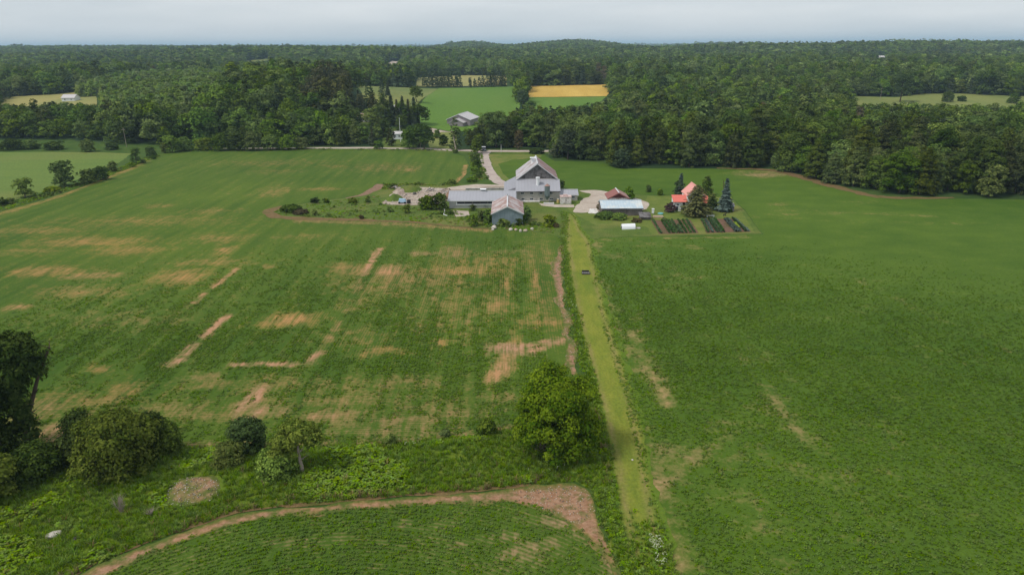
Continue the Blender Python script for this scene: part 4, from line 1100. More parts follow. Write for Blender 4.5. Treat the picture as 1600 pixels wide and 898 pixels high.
# --- vegetable garden
G1 = [(1017, 344.5), (1078, 343), (1092, 364.5), (1030, 366)]
G2 = [(1094, 343), (1150, 341.5), (1174, 362.5), (1104, 364.5)]
sheet('garden_plot', gpoly(G1), 0.045, 'garden_soil', 1.2, 0.15, 0.8)
sheet('garden_plot', gpoly(G2), 0.045, 'garden_soil', 1.2, 0.15, 0.8)
def veg_row(t0, G, w, h, mat, label, f0=0.03, f1=0.97):
    g = gpoly(G)
    a = g[0] + (g[1] - g[0]) * t0; b = g[3] + (g[2] - g[3]) * t0
    a, b = a + (b - a) * f0, a + (b - a) * f1
    L_ = np.hypot(*(b - a)); n = int(L_ * 40)
    rs = np.random.default_rng(int(t0 * 1000) + len(label))
    u = rs.random(n); c = a + (b - a) * u[:, None]
    C_ = np.c_[c + rs.normal(0, w * .4, (n, 2)), 0.05 + rs.random(n) ** .7 * h]
    V, F, T = quads(C_, rs.normal(0, .5, (n, 3)) + np.array([0, 0, .8]), .17 * rs.uniform(.7, 1.3, n), np.clip(rs.normal(.5, .25, n), 0, 1), rs)
    mid_ = (a + b) / 2
    V = V - np.array([mid_[0], mid_[1], 0])
    o = link(bpy.data.objects.new('vegetable_row', np_mesh('vegetable_row', V, F, M[mat], {'tone': ('FACE', T)})))
    o.location = (mid_[0], mid_[1], 0.0)
    tag(o, label, 'vegetable row', 'rows of the vegetable garden')
ordn = ['first', 'second', 'third', 'fourth', 'fifth', 'sixth', 'seventh', 'eighth', 'ninth', 'tenth', 'eleventh', 'twelfth', 'thirteenth', 'fourteenth', 'fifteenth', 'sixteenth', 'seventeenth', 'eighteenth', 'nineteenth', 'twentieth']
for k, t0 in enumerate([.05, .27, .36, .44, .52, .60, .69, .80, .90]):
    veg_row(t0, G1, .28, .4, 'veg_leaf', '%s green row of the garden plot near the timber boards' % ordn[k], 0.03 if k != 5 else .4)
for k, (t0, mt, h) in enumerate([(.04, 'veg_leaf', .5), (.14, 'veg_blue', .4), (.24, 'veg_leaf', .5), (.32, 'veg_leaf', .55), (.39, 'veg_leaf', .55), (.66, 'veg_blue', .4), (.71, 'veg_blue', .4), (.76, 'veg_blue', .4), (.815, 'veg_lime', .4), (.88, 'veg_leaf', .6), (.95, 'veg_blue', .35)]):
    c = {'veg_leaf': 'green', 'veg_blue': 'blue-green', 'veg_lime': 'short bright lime'}[mt]
    veg_row(t0, G2, .32, h, mt, '%s %s row of the garden plot below the blue spruce' % (ordn[k], c) if mt != 'veg_lime' else 'short bright lime row in the plot below the blue spruce', .03 if mt != 'veg_lime' else .35, .97 if mt != 'veg_lime' else .72)

# --- stones, rubble, debris
def rock(name, px, py, w, h, mat, label, cat='boulder', group=None, seed=0, z=0.0):
    p = at(px, py)
    rs = np.random.default_rng(seed + 100)
    import bmesh
    bm = bmesh.new(); bmesh.ops.create_icosphere(bm, subdivisions=2, radius=1.0)
    for v_ in bm.verts:
        k = 1 + 0.35 * float(fbm(np.array(v_.co.x * 1.3 + seed * 5.1), np.array(v_.co.y * 1.3 + v_.co.z * 1.7), seed))
        v_.co = Vector((v_.co.x * w * .5 * k, v_.co.y * w * .38 * k, v_.co.z * h * .6 * k + h * .3))
    me = bpy.data.meshes.new(name); bm.to_mesh(me); bm.free(); me.materials.append(M[mat])
    o = link(bpy.data.objects.new(name, me)); o.location = (p[0], p[1], z); o.rotation_euler.z = rs.uniform(0, 6)
    return tag(o, label, cat, group)
GB = 'white boulders below the rusty-roofed shed'
for k, (px, py, w, h, mt, lab) in enumerate([
    (772, 357, 1.6, .9, 'stone', 'pale boulder at the corner of the rusty-roofed shed, apart from the others'), (770, 359.5, .8, .4, 'stone', 'small flat pale stone below the lone boulder by the shed'),
    (798, 359.5, 1.3, .6, 'stone', 'long white boulder, first of the row below the shed'), (806, 360, 1.1, .55, 'stone_tan', 'tan boulder, second of the row below the shed'),
    (813.5, 362, .9, .75, 'stone', 'white boulder, third of the row below the shed'), (821, 361.5, 1.2, .6, 'stone_tan', 'tan boulder, fourth of the row below the shed'), (831.5, 359, .9, .6, 'stone', 'pale boulder, last of the row, nearest the grass track')]):
    rock('boulder', px, py, w, h, mt, lab, 'boulder', GB, k)
rock('stone', 85, 838, 1.3, .45, 'stone', 'long pale stone lying in the grass bank', 'stone', None, 21, .1)
rock('stone', 115, 793, .7, .5, 'stone_dark', 'dark stone in the grass bank above the pale one', 'stone', None, 22, .1)
rock('stone', 88, 768, .55, .45, 'stone', 'small pale stone in the grass below the dark bush', 'stone', None, 23, .1)
rock('stone', 118, 844, .6, .3, 'stone_dark', 'dark stone just beside the long pale stone', 'stone', None, 24, .1)
rock('stone', 988, 719, .28, .14, 'stone', 'small white stone on the grass track', 'stone', None, 25, .04)
# heap of field stones in the bank
P_ = gpoly([(262, 792), (260, 775), (275, 757), (300, 750), (350, 753), (348, 775), (330, 788), (290, 794)])
P_ = chaikin(P_)
sheet('stone_patch', P_, 0.36, 'soil_track', 0.4, 0.5, 0.4, edge_bare(P_, .7, .1, .8, .5), zf=lambda x, y, d: np.minimum(d, 1.0) * 0.35 + bank_z(x, y, d * 0 + 9) * 0.6 - .15)
def pebble_mesh(nm, mat, s):
    o_ = rock(nm, 0, 600, 1.0, .7, mat, None, None, None, s)
    me_ = o_.data; bpy.data.objects.remove(o_); return me_
PEB = [pebble_mesh('pebble_a', 'stone', 31), pebble_mesh('pebble_b', 'stone_tan', 32), pebble_mesh('pebble_c', 'stone_dark', 33)]
def in_poly(P, n, seed):
    rs = np.random.default_rng(seed); lo, hi = P.min(0), P.max(0)
    q = lo + rs.random((n, 2)) * (hi - lo)
    return q[inside(P, q[:, 0], q[:, 1])]
q = in_poly(P_, 420, 5); n = len(q)
dq = segdist(P_, q[:, 0], q[:, 1])
scatter('field_stones', np.c_[q, .22 + np.minimum(dq, 1) * .35 + .6 * bank_z(q[:, 0], q[:, 1], dq * 0 + 9)], rng.uniform(.03, .13, n), rng.uniform(0, 6.28, n), rng.integers(0, 3, n), PEB, 'spread of small field stones in the grass bank', 'stones')
q = np.vstack([in_poly(B_strip, 1500, 6), in_poly(gpoly([(800, 765), (900, 757), (925, 772), (930, 800), (900, 822), (860, 800), (810, 784)]), 500, 8)]); n = len(q)
scatter('soil_stones', np.c_[q, np.full(n, .04)], rng.uniform(.03, .12, n), rng.uniform(0, 6.28, n), rng.integers(0, 3, n), PEB, 'small stones strewn on the bare soil by the grass track', 'stones')
# rubble yard
q = in_poly(gpoly([(600, 316), (618, 298), (640, 294), (704, 296), (704, 310), (690, 316), (640, 319)]), 420, 7); n = len(q)
scatter('rubble', np.c_[q, np.full(n, .08)], rng.uniform(.1, .5, n), rng.uniform(0, 6.28, n), np.where(rng.random(n) < .12, 2, rng.integers(0, 2, n)), PEB, 'broken rubble strewn over the pale yard beside the stable', 'rubble')
def heap(px, py, w, d, h, mat, label, seed, name='earth_mound'):
    p = at(px, py)
    n = 15
    gx, gy = np.meshgrid(np.linspace(-1, 1, n), np.linspace(-1, 1, n))
    r_ = np.hypot(gx, gy)
    z = h * np.clip(1 - r_ ** 2, -0.15, 1) * (1 + .5 * fbm(gx * 2 + seed, gy * 2, seed)) 
    V = np.c_[(gx * w / 2).ravel(), (gy * d / 2).ravel(), z.ravel()]
    F = [(i * n + j, i * n + j + 1, (i + 1) * n + j + 1, (i + 1) * n + j) for i in range(n - 1) for j in range(n - 1)]
    o = link(bpy.data.objects.new(name, np_mesh(name, V, np.array(F), M[mat], None, True)))
    o.location = (p[0], p[1], .03)
    return tag(o, label, 'mound')
heap(641, 297, 7.5, 9, 1.5, 'weeds', 'grassy earth mound at the back of the rubble yard', 1)
heap(616, 311, 5.0, 8, 1.3, 'weeds', 'grassy earth mound at the front corner of the rubble yard', 2)
heap(625, 300, 4, 5, 1.1, 'rubble_soil', 'pale rubble mound between the two grassy mounds', 3, 'rubble_mound')
heap(702, 306, 2.2, 9, 1.2, 'dirt', 'brown earth mound against the stable end', 4)
def boards(px, py, n, label, seed, mat='timber', L=2.6):
    p = at(px, py); rs = np.random.default_rng(seed)
    o = thing('board_pile', base(p[0], p[1]), label, 'wood pile')
    for k in range(n):
        a = rs.uniform(0, 3.14); l_ = L * rs.uniform(.5, 1.1); x = p[0] + rs.normal(0, .7); y = p[1] + rs.normal(0, .9); z = .15 + .12 * k * .5
        dx, dy = math.cos(a) * l_ / 2, math.sin(a) * l_ / 2
        MB().tube((x - dx, y - dy, z + rs.uniform(-.1, .1)), (x + dx, y + dy, z + rs.uniform(0, .7)), .09, .09, 4).build('board', [mat, 'white_dirty', 'planks'][k % 3], o)
boards(622, 296, 9, 'tangle of broken boards behind the pale rubble mound', 1)
boards(690, 300, 10, 'scattered boards between the rubble yard and the stable', 2)
boards(672, 299, 7, 'weathered boards in the middle of the rubble yard', 3, 'planks')
p = at(629, 318)
o = thing('covered_cart', base(p[0], p[1]), 'small cart under a pale blue tarp at the edge of the rubble', 'cart')
MB().prism([(p[0] - 1.1, p[1] - .6, .45), (p[0] + 1.1, p[1] - .6, .45), (p[0] + 1.1, p[1] + .9, .45), (p[0] - 1.1, p[1] + .9, .45)], [(p[0] - .9, p[1] - .3, 1.35), (p[0] + .8, p[1] - .3, 1.25), (p[0] + .8, p[1] + .6, 1.25), (p[0] - .9, p[1] + .6, 1.4)]).build('tarp', 'tarp_blue', o)
for sx in (-.8, .8): MB().tube((p[0] + sx, p[1] - .72, .32), (p[0] + sx, p[1] - .56, .32), .32, .32, 10).build('wheel', 'rubber', o)
p = at(639, 318)
o = thing('oil_drum', base(p[0], p[1]), 'black drum standing beside the blue covered cart', 'drum')
MB().tube((p[0], p[1], 0), (p[0], p[1], 1.0), .55, .55, 12).build('body', 'black', o)
MB().tube((p[0], p[1], 1.01), (p[0], p[1], 1.06), .5, .5, 12).build('lid', 'rubber', o)
p = at(648, 306)
rock('wreck_heap', 648, 304, 1.4, .9, 'stone_dark', 'rusty dark lump amid the rubble yard', 'scrap', None, 41)
p0, p1, p2 = at(694, 327), at(693.5, 336), at(699, 338)
o = thing('white_hose', base(p1[0], p1[1]), 'white curved pipe at the edge of the concrete pad', 'pipe')
Lh = smooth_line(np.array([[p0[0], p0[1]], [p1[0] - .1, (p0[1] + p1[1]) / 2], [p1[0], p1[1]], [p2[0], p2[1]]]), 5)
m_ = MB()
for a, b in zip(Lh[:-1], Lh[1:]): m_.tube((a[0], a[1], .18), (b[0], b[1], .18), .09, .09, 6)
m_.build('tube', 'white', o)
# retaining walls of the earth yard
o = thing('retaining_wall', base(-2, 207), 'low concrete retaining wall behind the stable', 'wall')
MB().box(-14, -0.5, 207.0, 207.4, 0, .9).build('face', 'block', o)
MB().box(-14.1, -0.4, 206.9, 207.5, .905, 1.0).build('coping', 'block_pale', o)

# --- dark harrow on the grass track
p = at(915, 428)
o = thing('stone_sled', base(p[0], p[1]), 'dark farm sled left on the grass track', 'sled')
for s in (-.4, .4): MB().prism([(p[0] - .75, p[1] + s - .06, .02), (p[0] + .7, p[1] + s - .06, .02), (p[0] + .95, p[1] + s - .06, .3), (p[0] - .75, p[1] + s - .06, .2)], [(p[0] - .75, p[1] + s + .06, .02), (p[0] + .7, p[1] + s + .06, .02), (p[0] + .95, p[1] + s + .06, .3), (p[0] - .75, p[1] + s + .06, .2)]).build('runner', 'black', o)
for k in range(4): MB().box(p[0] - .7 + .38 * k, p[0] - .4 + .38 * k, p[1] - .55, p[1] + .55, .21, .29).build('plank', 'planks', o)
MB().box(p[0] - .7, p[0] + .7, p[1] + .42, p[1] + .52, .3, .62).build('backboard', 'black', o)

# --- horse-cart sized vehicle: dark pickup facing us at the lane mouth
p = at(755.5, 237.5)
o = thing('pickup_truck', base(p[0], p[1]), 'black pickup with a white cab roof at the lane mouth', 'truck')
X0, Y0 = p[0], p[1]
Pf = [(0, .45), (0, .95), (.25, 1.05), (1.3, 1.12), (5.2, 1.12), (5.3, .45)]
MB().prism([(X0 - .95, Y0 + y, z) for y, z in Pf], [(X0 + .95, Y0 + y, z) for y, z in Pf]).build('body', 'black', o)
Pc = [(1.25, 1.125), (1.95, 1.72), (3.0, 1.72), (3.3, 1.125)]
cb = MB().prism([(X0 - .82, Y0 + y, z) for y, z in Pc], [(X0 + .82, Y0 + y, z) for y, z in Pc]).build('cab', 'glass', o)
MB().box(X0 - .84, X0 + .84, Y0 + 1.85, Y0 + 3.1, 1.725, 1.85).build('roof', 'white', o)
MB().box(X0 - .95, X0 + .95, Y0 - .12, Y0 - .004, .38, .62).build('bumper', 'galv', o)
for s in (-.68, .68): MB().box(X0 + s - .2, X0 + s + .2, Y0 - .03, Y0 - .002, .72, .9).build('headlight', 'white', o)
for s in (-1.12, 1.12): MB().box(X0 + s - .14, X0 + s + .14, Y0 + 1.5, Y0 + 1.62, 1.1, 1.35).build('mirror', 'black', o)
for s in (-.86, .86):
    for y in (.95, 4.2):
        wh = MB().tube((X0 + s - .13, Y0 + y, .38), (X0 + s + .13, Y0 + y, .38), .38, .38, 14).build('wheel', 'rubber', o)
        MB().tube((X0 + s * 1.155 - .01, Y0 + y, .38), (X0 + s * 1.155 + .015, Y0 + y, .38), .2, .2, 10).build('rim', 'galv', wh)

# --- buildings beyond the road
def tz(x, y): return float(hgt(x, y))
def lift(o, dz): o.location.z += dz
p = atT(716, 196)
o = thing('machine_shed', (p[0], p[1], 0), 'large pale-roofed machine shed beyond the road by green field', 'shed')
gable_y(o, -6.2 + p[0], 6.6 + p[0], p[1], p[1] + 16, 3.0, 5.6, 'wall_mauve', 'roof_pale', 'roof_pale', .4)
L = [(p[0] - 3.2, 1.9), (p[0] + .6, 3.7), (p[0] + 4.2, 1.9), (p[0] + 4.2, -.2), (p[0] - 3.2, -.2)]
MB().prism([(x, p[1] - 5, z) for x, z in L][::-1], [(x, p[1] - .06, z) for x, z in L][::-1]).build('front_annex', 'wall_mauve', o)
for xe in (-3.6, 4.6):
    A_ = [(p[0] + .6, 3.72), (p[0] + xe, 1.75), (p[0] + xe, 1.9), (p[0] + .6, 3.9)]
    MB().prism([(x, p[1] - 5.3, z) for x, z in A_], [(x, p[1] - .06, z) for x, z in A_]).build('annex_roof', 'roof_pale', o)
lift(o, p[2])
o.rotation_euler.z = R(-14)
def cottage(px, py, w, d, ez, rz, wall, roof, label, name='cottage', axis='x'):
    p = atT(px, py)
    o = thing(name, (p[0], p[1], 0), label, 'house')
    (gable_x if axis == 'x' else gable_y)(o, p[0] - w / 2, p[0] + w / 2, p[1], p[1] + d, ez, rz, wall, roof, roof, .3)
    for sx in (-.25, .25): window(o, p[0] + sx * w, p[1] - .008, ez * .4, .9, .9, 'white')
    lift(o, p[2]); return o
cottage(568, 191, 5.5, 5, 2.6, 4.2, 'white_dirty', 'timber', 'tan-roofed cottage half hidden in trees beyond the road')
cottage(621, 218, 4.0, 4, 2.6, 3.4, 'white', 'roof_pale', 'small white shed among trees near the roadside lane', 'garden_house')
cottage(107, 159, 9, 7, 2.6, 4.6, 'white', 'roof_pale', 'white barn in the valley wood by the pale hay field', 'valley_barn')
cottage(1378, 92, 9, 6, 3, 5, 'white_dirty', 'white_dirty', 'tiny white house on the far wooded slope', 'far_house')
cottage(1481, 75, 22, 10, 8, 12, 'white_dirty', 'roof_brown', 'tiny red-roofed farmhouse on the hazy plain', 'far_house')
p = atT(612, 186)
o = thing('white_house', (p[0], p[1], 0), 'white house glimpsed between tall dark spruces', 'house')
gable_y(o, p[0] - 3.5, p[0] + 4.5, p[1] + 4, p[1] + 13, 3.6, 6.2, 'white', 'roof_pale', 'roof_pale', .4)
for sx in (-2, 0.5, 3): window(o, p[0] + sx, p[1] + 3.99, 1.3, 1.1, 1.3, 'trim')
lift(o, p[2])
def pole(px, py, h, label, mat='bark_pale', r_=.14, arm=True):
    p = atT(px, py)
    o = thing('utility_pole', (p[0], p[1], 0), label, 'pole')
    MB().tube((p[0], p[1], -.2), (p[0], p[1], h), r_, r_ * .65, 7).build('post', mat, o)
    if arm: MB().box(p[0] - .9, p[0] + .9, p[1] - .3, p[1] - .16, h - .9, h - .78).build('crossarm', mat, o)
    lift(o, p[2])
pole(657, 231, 9.5, 'grey utility pole before the leafy tree on the road')
pole(626, 222, 11, 'white pole beside the small white shed', 'white', .13, False)
pole(783, 238, 3.2, 'short white marker post on the roadside verge', 'white', .10, False)
pole(198, 230, 8.5, 'utility pole in front of the dark wood on the left road', 'bark_pale', .12)
pole(1375, 157, 9, 'pole at the edge of the clearing in the wood', 'bark_pale', .14)

# ================================================================ WOODS
def decid(nm, w, h, mat, seed, lod, z0=0.06):
    if lod == 0: return crown_mesh(nm, dome(w, h, z0, seed, 8), 105, 58, .25, mat, seed, clump_r=1.25, hollow=.8, billow=True)
    if lod == 1: return crown_mesh(nm, dome(w, h, z0, seed, 7), 46, 28, .42, mat, seed, clump_r=1.45, hollow=.8, billow=True)
    return crown_mesh(nm, dome(w, h, z0, seed, 6), 18, 15, .8, mat, seed, clump_r=1.8, hollow=.78, billow=True)
def cedar_lobes(w, h, seed):
    rs = np.random.default_rng(seed); out = []
    for k in range(9):
        f = k / 8; z = h * (.06 + .88 * f); r_ = w * .5 * (1 - .62 * f ** 2.6) * rs.uniform(.85, 1.1)
        out.append((rs.normal(0, .15), rs.normal(0, .15), z, r_, r_, h * .12))
    return out
def cedar(nm, w, h, mat, seed, lod):
    a = {0: (120, 44, .22, .85), 1: (50, 22, .38, 1.05), 2: (20, 12, .75, 1.3)}[lod]
    return crown_mesh(nm, cedar_lobes(w, h, seed), a[0], a[1], a[2], mat, seed, clump_r=a[3], hollow=.8, billow=True)
def conifer(nm, w, h, mat, seed, lod):
    a = {0: (22, 12, .42), 1: (11, 8, .75), 2: (6, 5, 1.2)}[lod]
    return spruce_mesh(nm, h, w / 2, a[0], a[1], a[2], mat, seed, irregular=.12)
# kind: name, builder, width, height, material, words
KINDS = [
    ('broadleaf_tree', decid, 9.0, 12.0, 'leaf_oak', 'dark broad-crowned tree'), ('broadleaf_tree', decid, 10.0, 11.0, 'leaf_oak', 'dark spreading tree'),
    ('broadleaf_tree', decid, 8.5, 12.0, 'leaf_mid', 'mid-green rounded tree'), ('broadleaf_tree', decid, 9.5, 10.5, 'leaf_mid', 'mid-green bushy tree'),
    ('cedar_tree', cedar, 5.6, 12.0, 'leaf_cedar', 'dense olive cedar'), ('cedar_tree', cedar, 6.6, 11.5, 'leaf_cedar', 'broad olive cedar'),
    ('spruce_tree', conifer, 6.0, 13.0, 'leaf_spruce', 'pointed dark spruce'), ('pine_tree', cedar, 6.5, 13.0, 'leaf_pine', 'brownish tall pine'),
    ('young_tree', cedar, 4.6, 7.5, 'leaf_young', 'young light-green plantation tree'), ('bare_tree', cedar, 5.0, 9.5, 'leaf_brown', 'thin brown half-dead tree'),
    ('broadleaf_tree', decid, 7.0, 12.5, 'leaf_mid', 'narrow mid-green tree'), ('broadleaf_tree', decid, 8.0, 11.0, 'leaf_young', 'light-green leafy tree')]
LOD = [[], [], []]
for l_ in range(3):
    for i, (nm, fn, w, h, mt, _) in enumerate(KINDS): LOD[l_].append(fn('%s_crown' % nm, w, h, mt, 200 + i * 7 + l_, l_))
TRK = [trunk_mesh('trunk', k[3] * .72, .22, 300 + i, 4, .3) for i, k in enumerate(KINDS)]

plant_poly = np.array([(-185, 345), (-245, 400), (-340, 560), (-360, 720), (-235, 720), (-190, 520), (-168, 420), (-150, 360)], float)
pine_poly = np.array([(-112, 372), (-125, 480), (-66, 490), (-56, 400), (-72, 352)], float)
cedar_poly = gpoly([(945, 252), (1000, 235), (1150, 236), (1300, 240), (1620, 245), (1900, 330), (1600, 320), (1366, 308), (1262, 280), (1210, 268), (960, 264)])
dark_poly = tpoly([(190, 232), (480, 232), (480, 190), (300, 185), (190, 195)])
def proj(x, y, z):
    d = np.stack([x, y, z - CAM_H], -1); f = np.maximum(d @ _fw, .1)
    return 800 + FPX * (d @ _rt) / f, 449 - FPX * (d @ _u2) / f
OPEN = [  # what shows between the trees: nothing tall stands on these sight lines
    [(686, 138), (808, 136), (808, 166), (790, 171), (740, 177), (738, 196), (697, 198), (655, 192), (646, 188), (655, 165)], [(826, 135), (963, 132.5), (948, 151), (905, 166), (822, 170)], [(652, 122), (722, 118), (792, 119), (792, 136), (650, 138)],
    [(554, 135), (600, 137), (686, 140), (655, 162), (640, 152), (610, 152), (562, 150)], [(1335, 153), (1440, 148), (1500, 148), (1620, 155), (1610, 166), (1345, 164)], [(3, 155), (150, 144), (150, 158), (112, 162), (90, 160), (3, 165)], [(668, 196), (706, 195), (704, 208), (674, 209)],
    [(684, 208), (712, 206), (712, 230), (690, 230)], [(560, 184), (578, 184), (577, 191), (562, 191)], [(612, 205), (634, 205), (632, 224), (612, 224)], [(604, 94), (622, 95), (612, 103)], [(384, 93), (418, 91), (420, 96), (388, 99)], [(694, 174), (740, 176), (738, 197), (694, 199)], [(1372, 87), (1384, 87), (1384, 92), (1372, 92)]]
OPEN = [(np.array(P, float), float(np.hypot(*np.mean([atT(*q)[:2] for q in P], axis=0)))) for P in OPEN]
def sight(X, Y, K, Sc, hk=12.0):
    """lower or drop trees that would stand in front of an open view"""
    z0 = hgt(X, Y); r = np.hypot(X, Y); Sc = Sc.copy(); ok = np.ones(len(X), bool)
    wide = 4.2 * Sc
    for P, rp in OPEN:
        fr = r < rp
        for dx in (-1, 0, 1):
            for f in np.linspace(.05, 1.05, 9):
                a, b = proj(X + dx * wide, Y, z0 + hk * Sc * f)
                hit = fr & inside(P, a, b)
                lim = np.where(hit, f - .12, 9)
                ok &= ~(hit & (lim < .34))
                Sc = np.where(hit & ok, np.minimum(Sc, Sc * np.clip(lim, .3, 1)), Sc)
    return ok, Sc
def band(r0, r1, sp, seed):
    rs = np.random.default_rng(seed)
    x = np.arange(-r1 * .80, r1 * .80, sp); y = np.arange(max(120, r0 * .6), r1, sp * .88)
    X, Y = np.meshgrid(x, y); X = X + (np.arange(len(y)) % 2)[:, None] * sp * .5
    X = X.ravel() + rs.uniform(-.38, .38, X.size) * sp; Y = Y.ravel() + rs.uniform(-.38, .38, Y.size) * sp
    r = np.hypot(X, Y)
    k = (r >= r0) & (r < r1) & (np.abs(np.arctan2(X, Y)) < R(50))
    X, Y = X[k], Y[k]
    k = ~inside(near_open, X, Y); X, Y = X[k], Y[k]
    road = segdist(ROAD, X, Y, False); k = road > 4.5; X, Y = X[k], Y[k]
    for nm, P in clear_px.items():
        k = ~inside(P, X, Y); X, Y = X[k], Y[k]
    return X, Y
def kinds_for(X, Y, seed):
    rs = np.random.default_rng(seed); n = len(X)
    pool = np.array([0, 0, 1, 2, 2, 3, 3, 10, 11, 4, 1, 0, 5, 6]); K = pool[rs.integers(0, len(pool), n)]
    f = fbm(X / 160, Y / 160, 91)
    u = rs.random(n)
    K = np.where((f > .18) & (u < .7), np.array([4, 5, 0, 6])[rs.integers(0, 4, n)], K)
    K = np.where((f < -.22) & (u < .6), np.array([2, 3, 11, 10])[rs.integers(0, 4, n)], K)
    K = np.where(rs.random(n) < .012, 9, K)
    c = inside(cedar_poly, X, Y); K = np.where(c & (u < .66), np.array([4, 5, 5, 4])[rs.integers(0, 4, n)], K)
    c = inside(dark_poly, X, Y); K = np.where(c, np.array([0, 1, 0, 2, 1])[rs.integers(0, 5, n)], K)
    c = inside(pine_poly, X, Y); K = np.where(c, np.array([7, 7, 7, 6])[rs.integers(0, 4, n)], K)
    c = inside(plant_poly, X, Y); K = np.where(c, 8, K)
    return K
def wood_scale(X, Y, K, seed, k0):
    rs = np.random.default_rng(seed)
    s = k0 * rs.uniform(.68, 1.32, len(X)) * (1 + .18 * fbm(X / 60, Y / 60, 55))
    s = np.where(inside(pine_poly, X, Y), s * 1.12, s)
    return np.where(K == 8, s * .95, s)
X1, Y1 = band(150, 650, 7.0, 1)
# young plantation grows denser
px_, py_ = np.meshgrid(np.arange(-420, -100, 3.6), np.arange(300, 800, 3.6))
px_ = px_.ravel() + rng.uniform(-1, 1, px_.size); py_ = py_.ravel() + rng.uniform(-1, 1, py_.size)
kp = inside(plant_poly, px_, py_) & ~inside(near_open, px_, py_)
k = ~inside(plant_poly, X1, Y1)
X1 = np.concatenate([X1[k], px_[kp]]); Y1 = np.concatenate([Y1[k], py_[kp]])
K1 = kinds_for(X1, Y1, 2); S1 = wood_scale(X1, Y1, K1, 3, 1.0)
ok, S1 = sight(X1, Y1, K1, S1)
X1, Y1, K1, S1 = X1[ok], Y1[ok], K1[ok], S1[ok]
az = np.arctan2(X1, Y1); dist = np.hypot(X1, Y1)
ang = np.abs(np.degrees(az))
front = np.argsort(dist + np.where(ang < 37.5, 0, 1e6))[:270]
mask = np.zeros(len(X1), bool); mask[front] = True

GROUPS = {}
def zone(x, y):
    if x > 20 and inside(cedar_poly, np.array([x]), np.array([y]))[0] and x < 110: return 'wood behind the farmhouse', 'the barn'
    if x >= 100: return 'wood along the open crop field', 'the farmhouse'
    if x > -10: return 'wood behind the barn', 'the driveway'
    if x > -70: return 'roadside trees by the lane mouth', 'the driveway'
    return 'dark wood along the far road', 'the hay field'
zl = {}
for i in front: zl.setdefault(zone(X1[i], Y1[i]), []).append(i)
def nth(n):
    tens = ['', '', 'twenty', 'thirty', 'forty', 'fifty', 'sixty', 'seventy', 'eighty', 'ninety']
    if n <= 20: return ordn[n - 1]
    if n > 100: return 'hundred-and-' + nth(n - 100)
    a, b = divmod(n, 10)
    return (tens[a][:-1] + 'ieth') if b == 0 else tens[a] + '-' + ordn[b - 1]
for (zn, lm), ids in zl.items():
    ids = sorted(ids, key=lambda i: dist[i])
    nrow = max(1, len(ids) // 16)
    per = math.ceil(len(ids) / nrow)
    for r_ in range(nrow):
        part = sorted(ids[r_ * per:(r_ + 1) * per], key=lambda i: az[i])
        rowname = 'front row' if r_ == 0 else nth(r_ + 1) + ' row'
        for q_, i in enumerate(part):
            K = K1[i]; nm = KINDS[K][0]
            tree(nm, (X1[i], Y1[i], tz(X1[i], Y1[i]) - .05), LOD[0][K], TRK[K], '%s, %s from %s, %s, %s' % (KINDS[K][5], nth(q_ + 1), lm, rowname, zn), 'tree', zn,
                 rng.uniform(0, 6.28), (S1[i] * rng.uniform(1.0, 1.25), S1[i] * rng.uniform(1.0, 1.25), S1[i] * rng.uniform(.85, 1.15)))
def put_wood(name, X, Y, K, Sc, lod, label):
    n = len(X)
    sc = np.stack([Sc * rng.uniform(.95, 1.28, n), Sc * rng.uniform(.95, 1.28, n), Sc * rng.uniform(.82, 1.18, n)], 1)
    if lod == 2: sc[:, 2] *= np.clip(14.0 / (12.0 * sc[:, 2]), .5, 1.2) * rng.uniform(.8, 1.2, n)
    scatter(name, np.c_[X, Y, hgt(X, Y) - .1], sc, rng.uniform(0, 6.28, n), K, LOD[lod], label, 'wood')
r_ = ~mask
put_wood('woodland', X1[r_], Y1[r_], K1[r_], S1[r_], 1, 'mixed woodland behind the front trees')
X2, Y2 = band(650, 1200, 7.6, 4); K2 = kinds_for(X2, Y2, 5)
S2 = wood_scale(X2, Y2, K2, 6, 1.12); ok, S2 = sight(X2, Y2, K2, S2)
X2, Y2, K2, S2 = X2[ok], Y2[ok], K2[ok], S2[ok]
put_wood('distant_woodland', X2, Y2, K2, S2, 1, 'mixed woodland round the far fields')
X3, Y3 = band(1200, 2600, 10.5, 7); K3 = kinds_for(X3, Y3, 8)
S3 = wood_scale(X3, Y3, K3, 9, 1.45); ok, S3 = sight(X3, Y3, K3, S3)
X3, Y3, K3, S3 = X3[ok], Y3[ok], K3[ok], S3[ok]
put_wood('hill_woodland', X3, Y3, K3, S3, 2, 'wooded hills below the horizon')
X4, Y4 = band(2600, 5200, 19, 10); K4 = kinds_for(X4, Y4, 11)
put_wood('far_woodland', X4, Y4, K4, wood_scale(X4, Y4, K4, 12, 2.3), 2, 'hazy far-off forest near the skyline')
X5, Y5 = band(5200, 11000, 38, 13); k = fbm(X5 / 900, Y5 / 500, 31) < .22; X5, Y5 = X5[k], Y5[k]; K5 = kinds_for(X5, Y5, 14)
put_wood('horizon_woodland', X5, Y5, K5, wood_scale(X5, Y5, K5, 15, 4.2), 2, 'blue forest on the plain at the skyline')

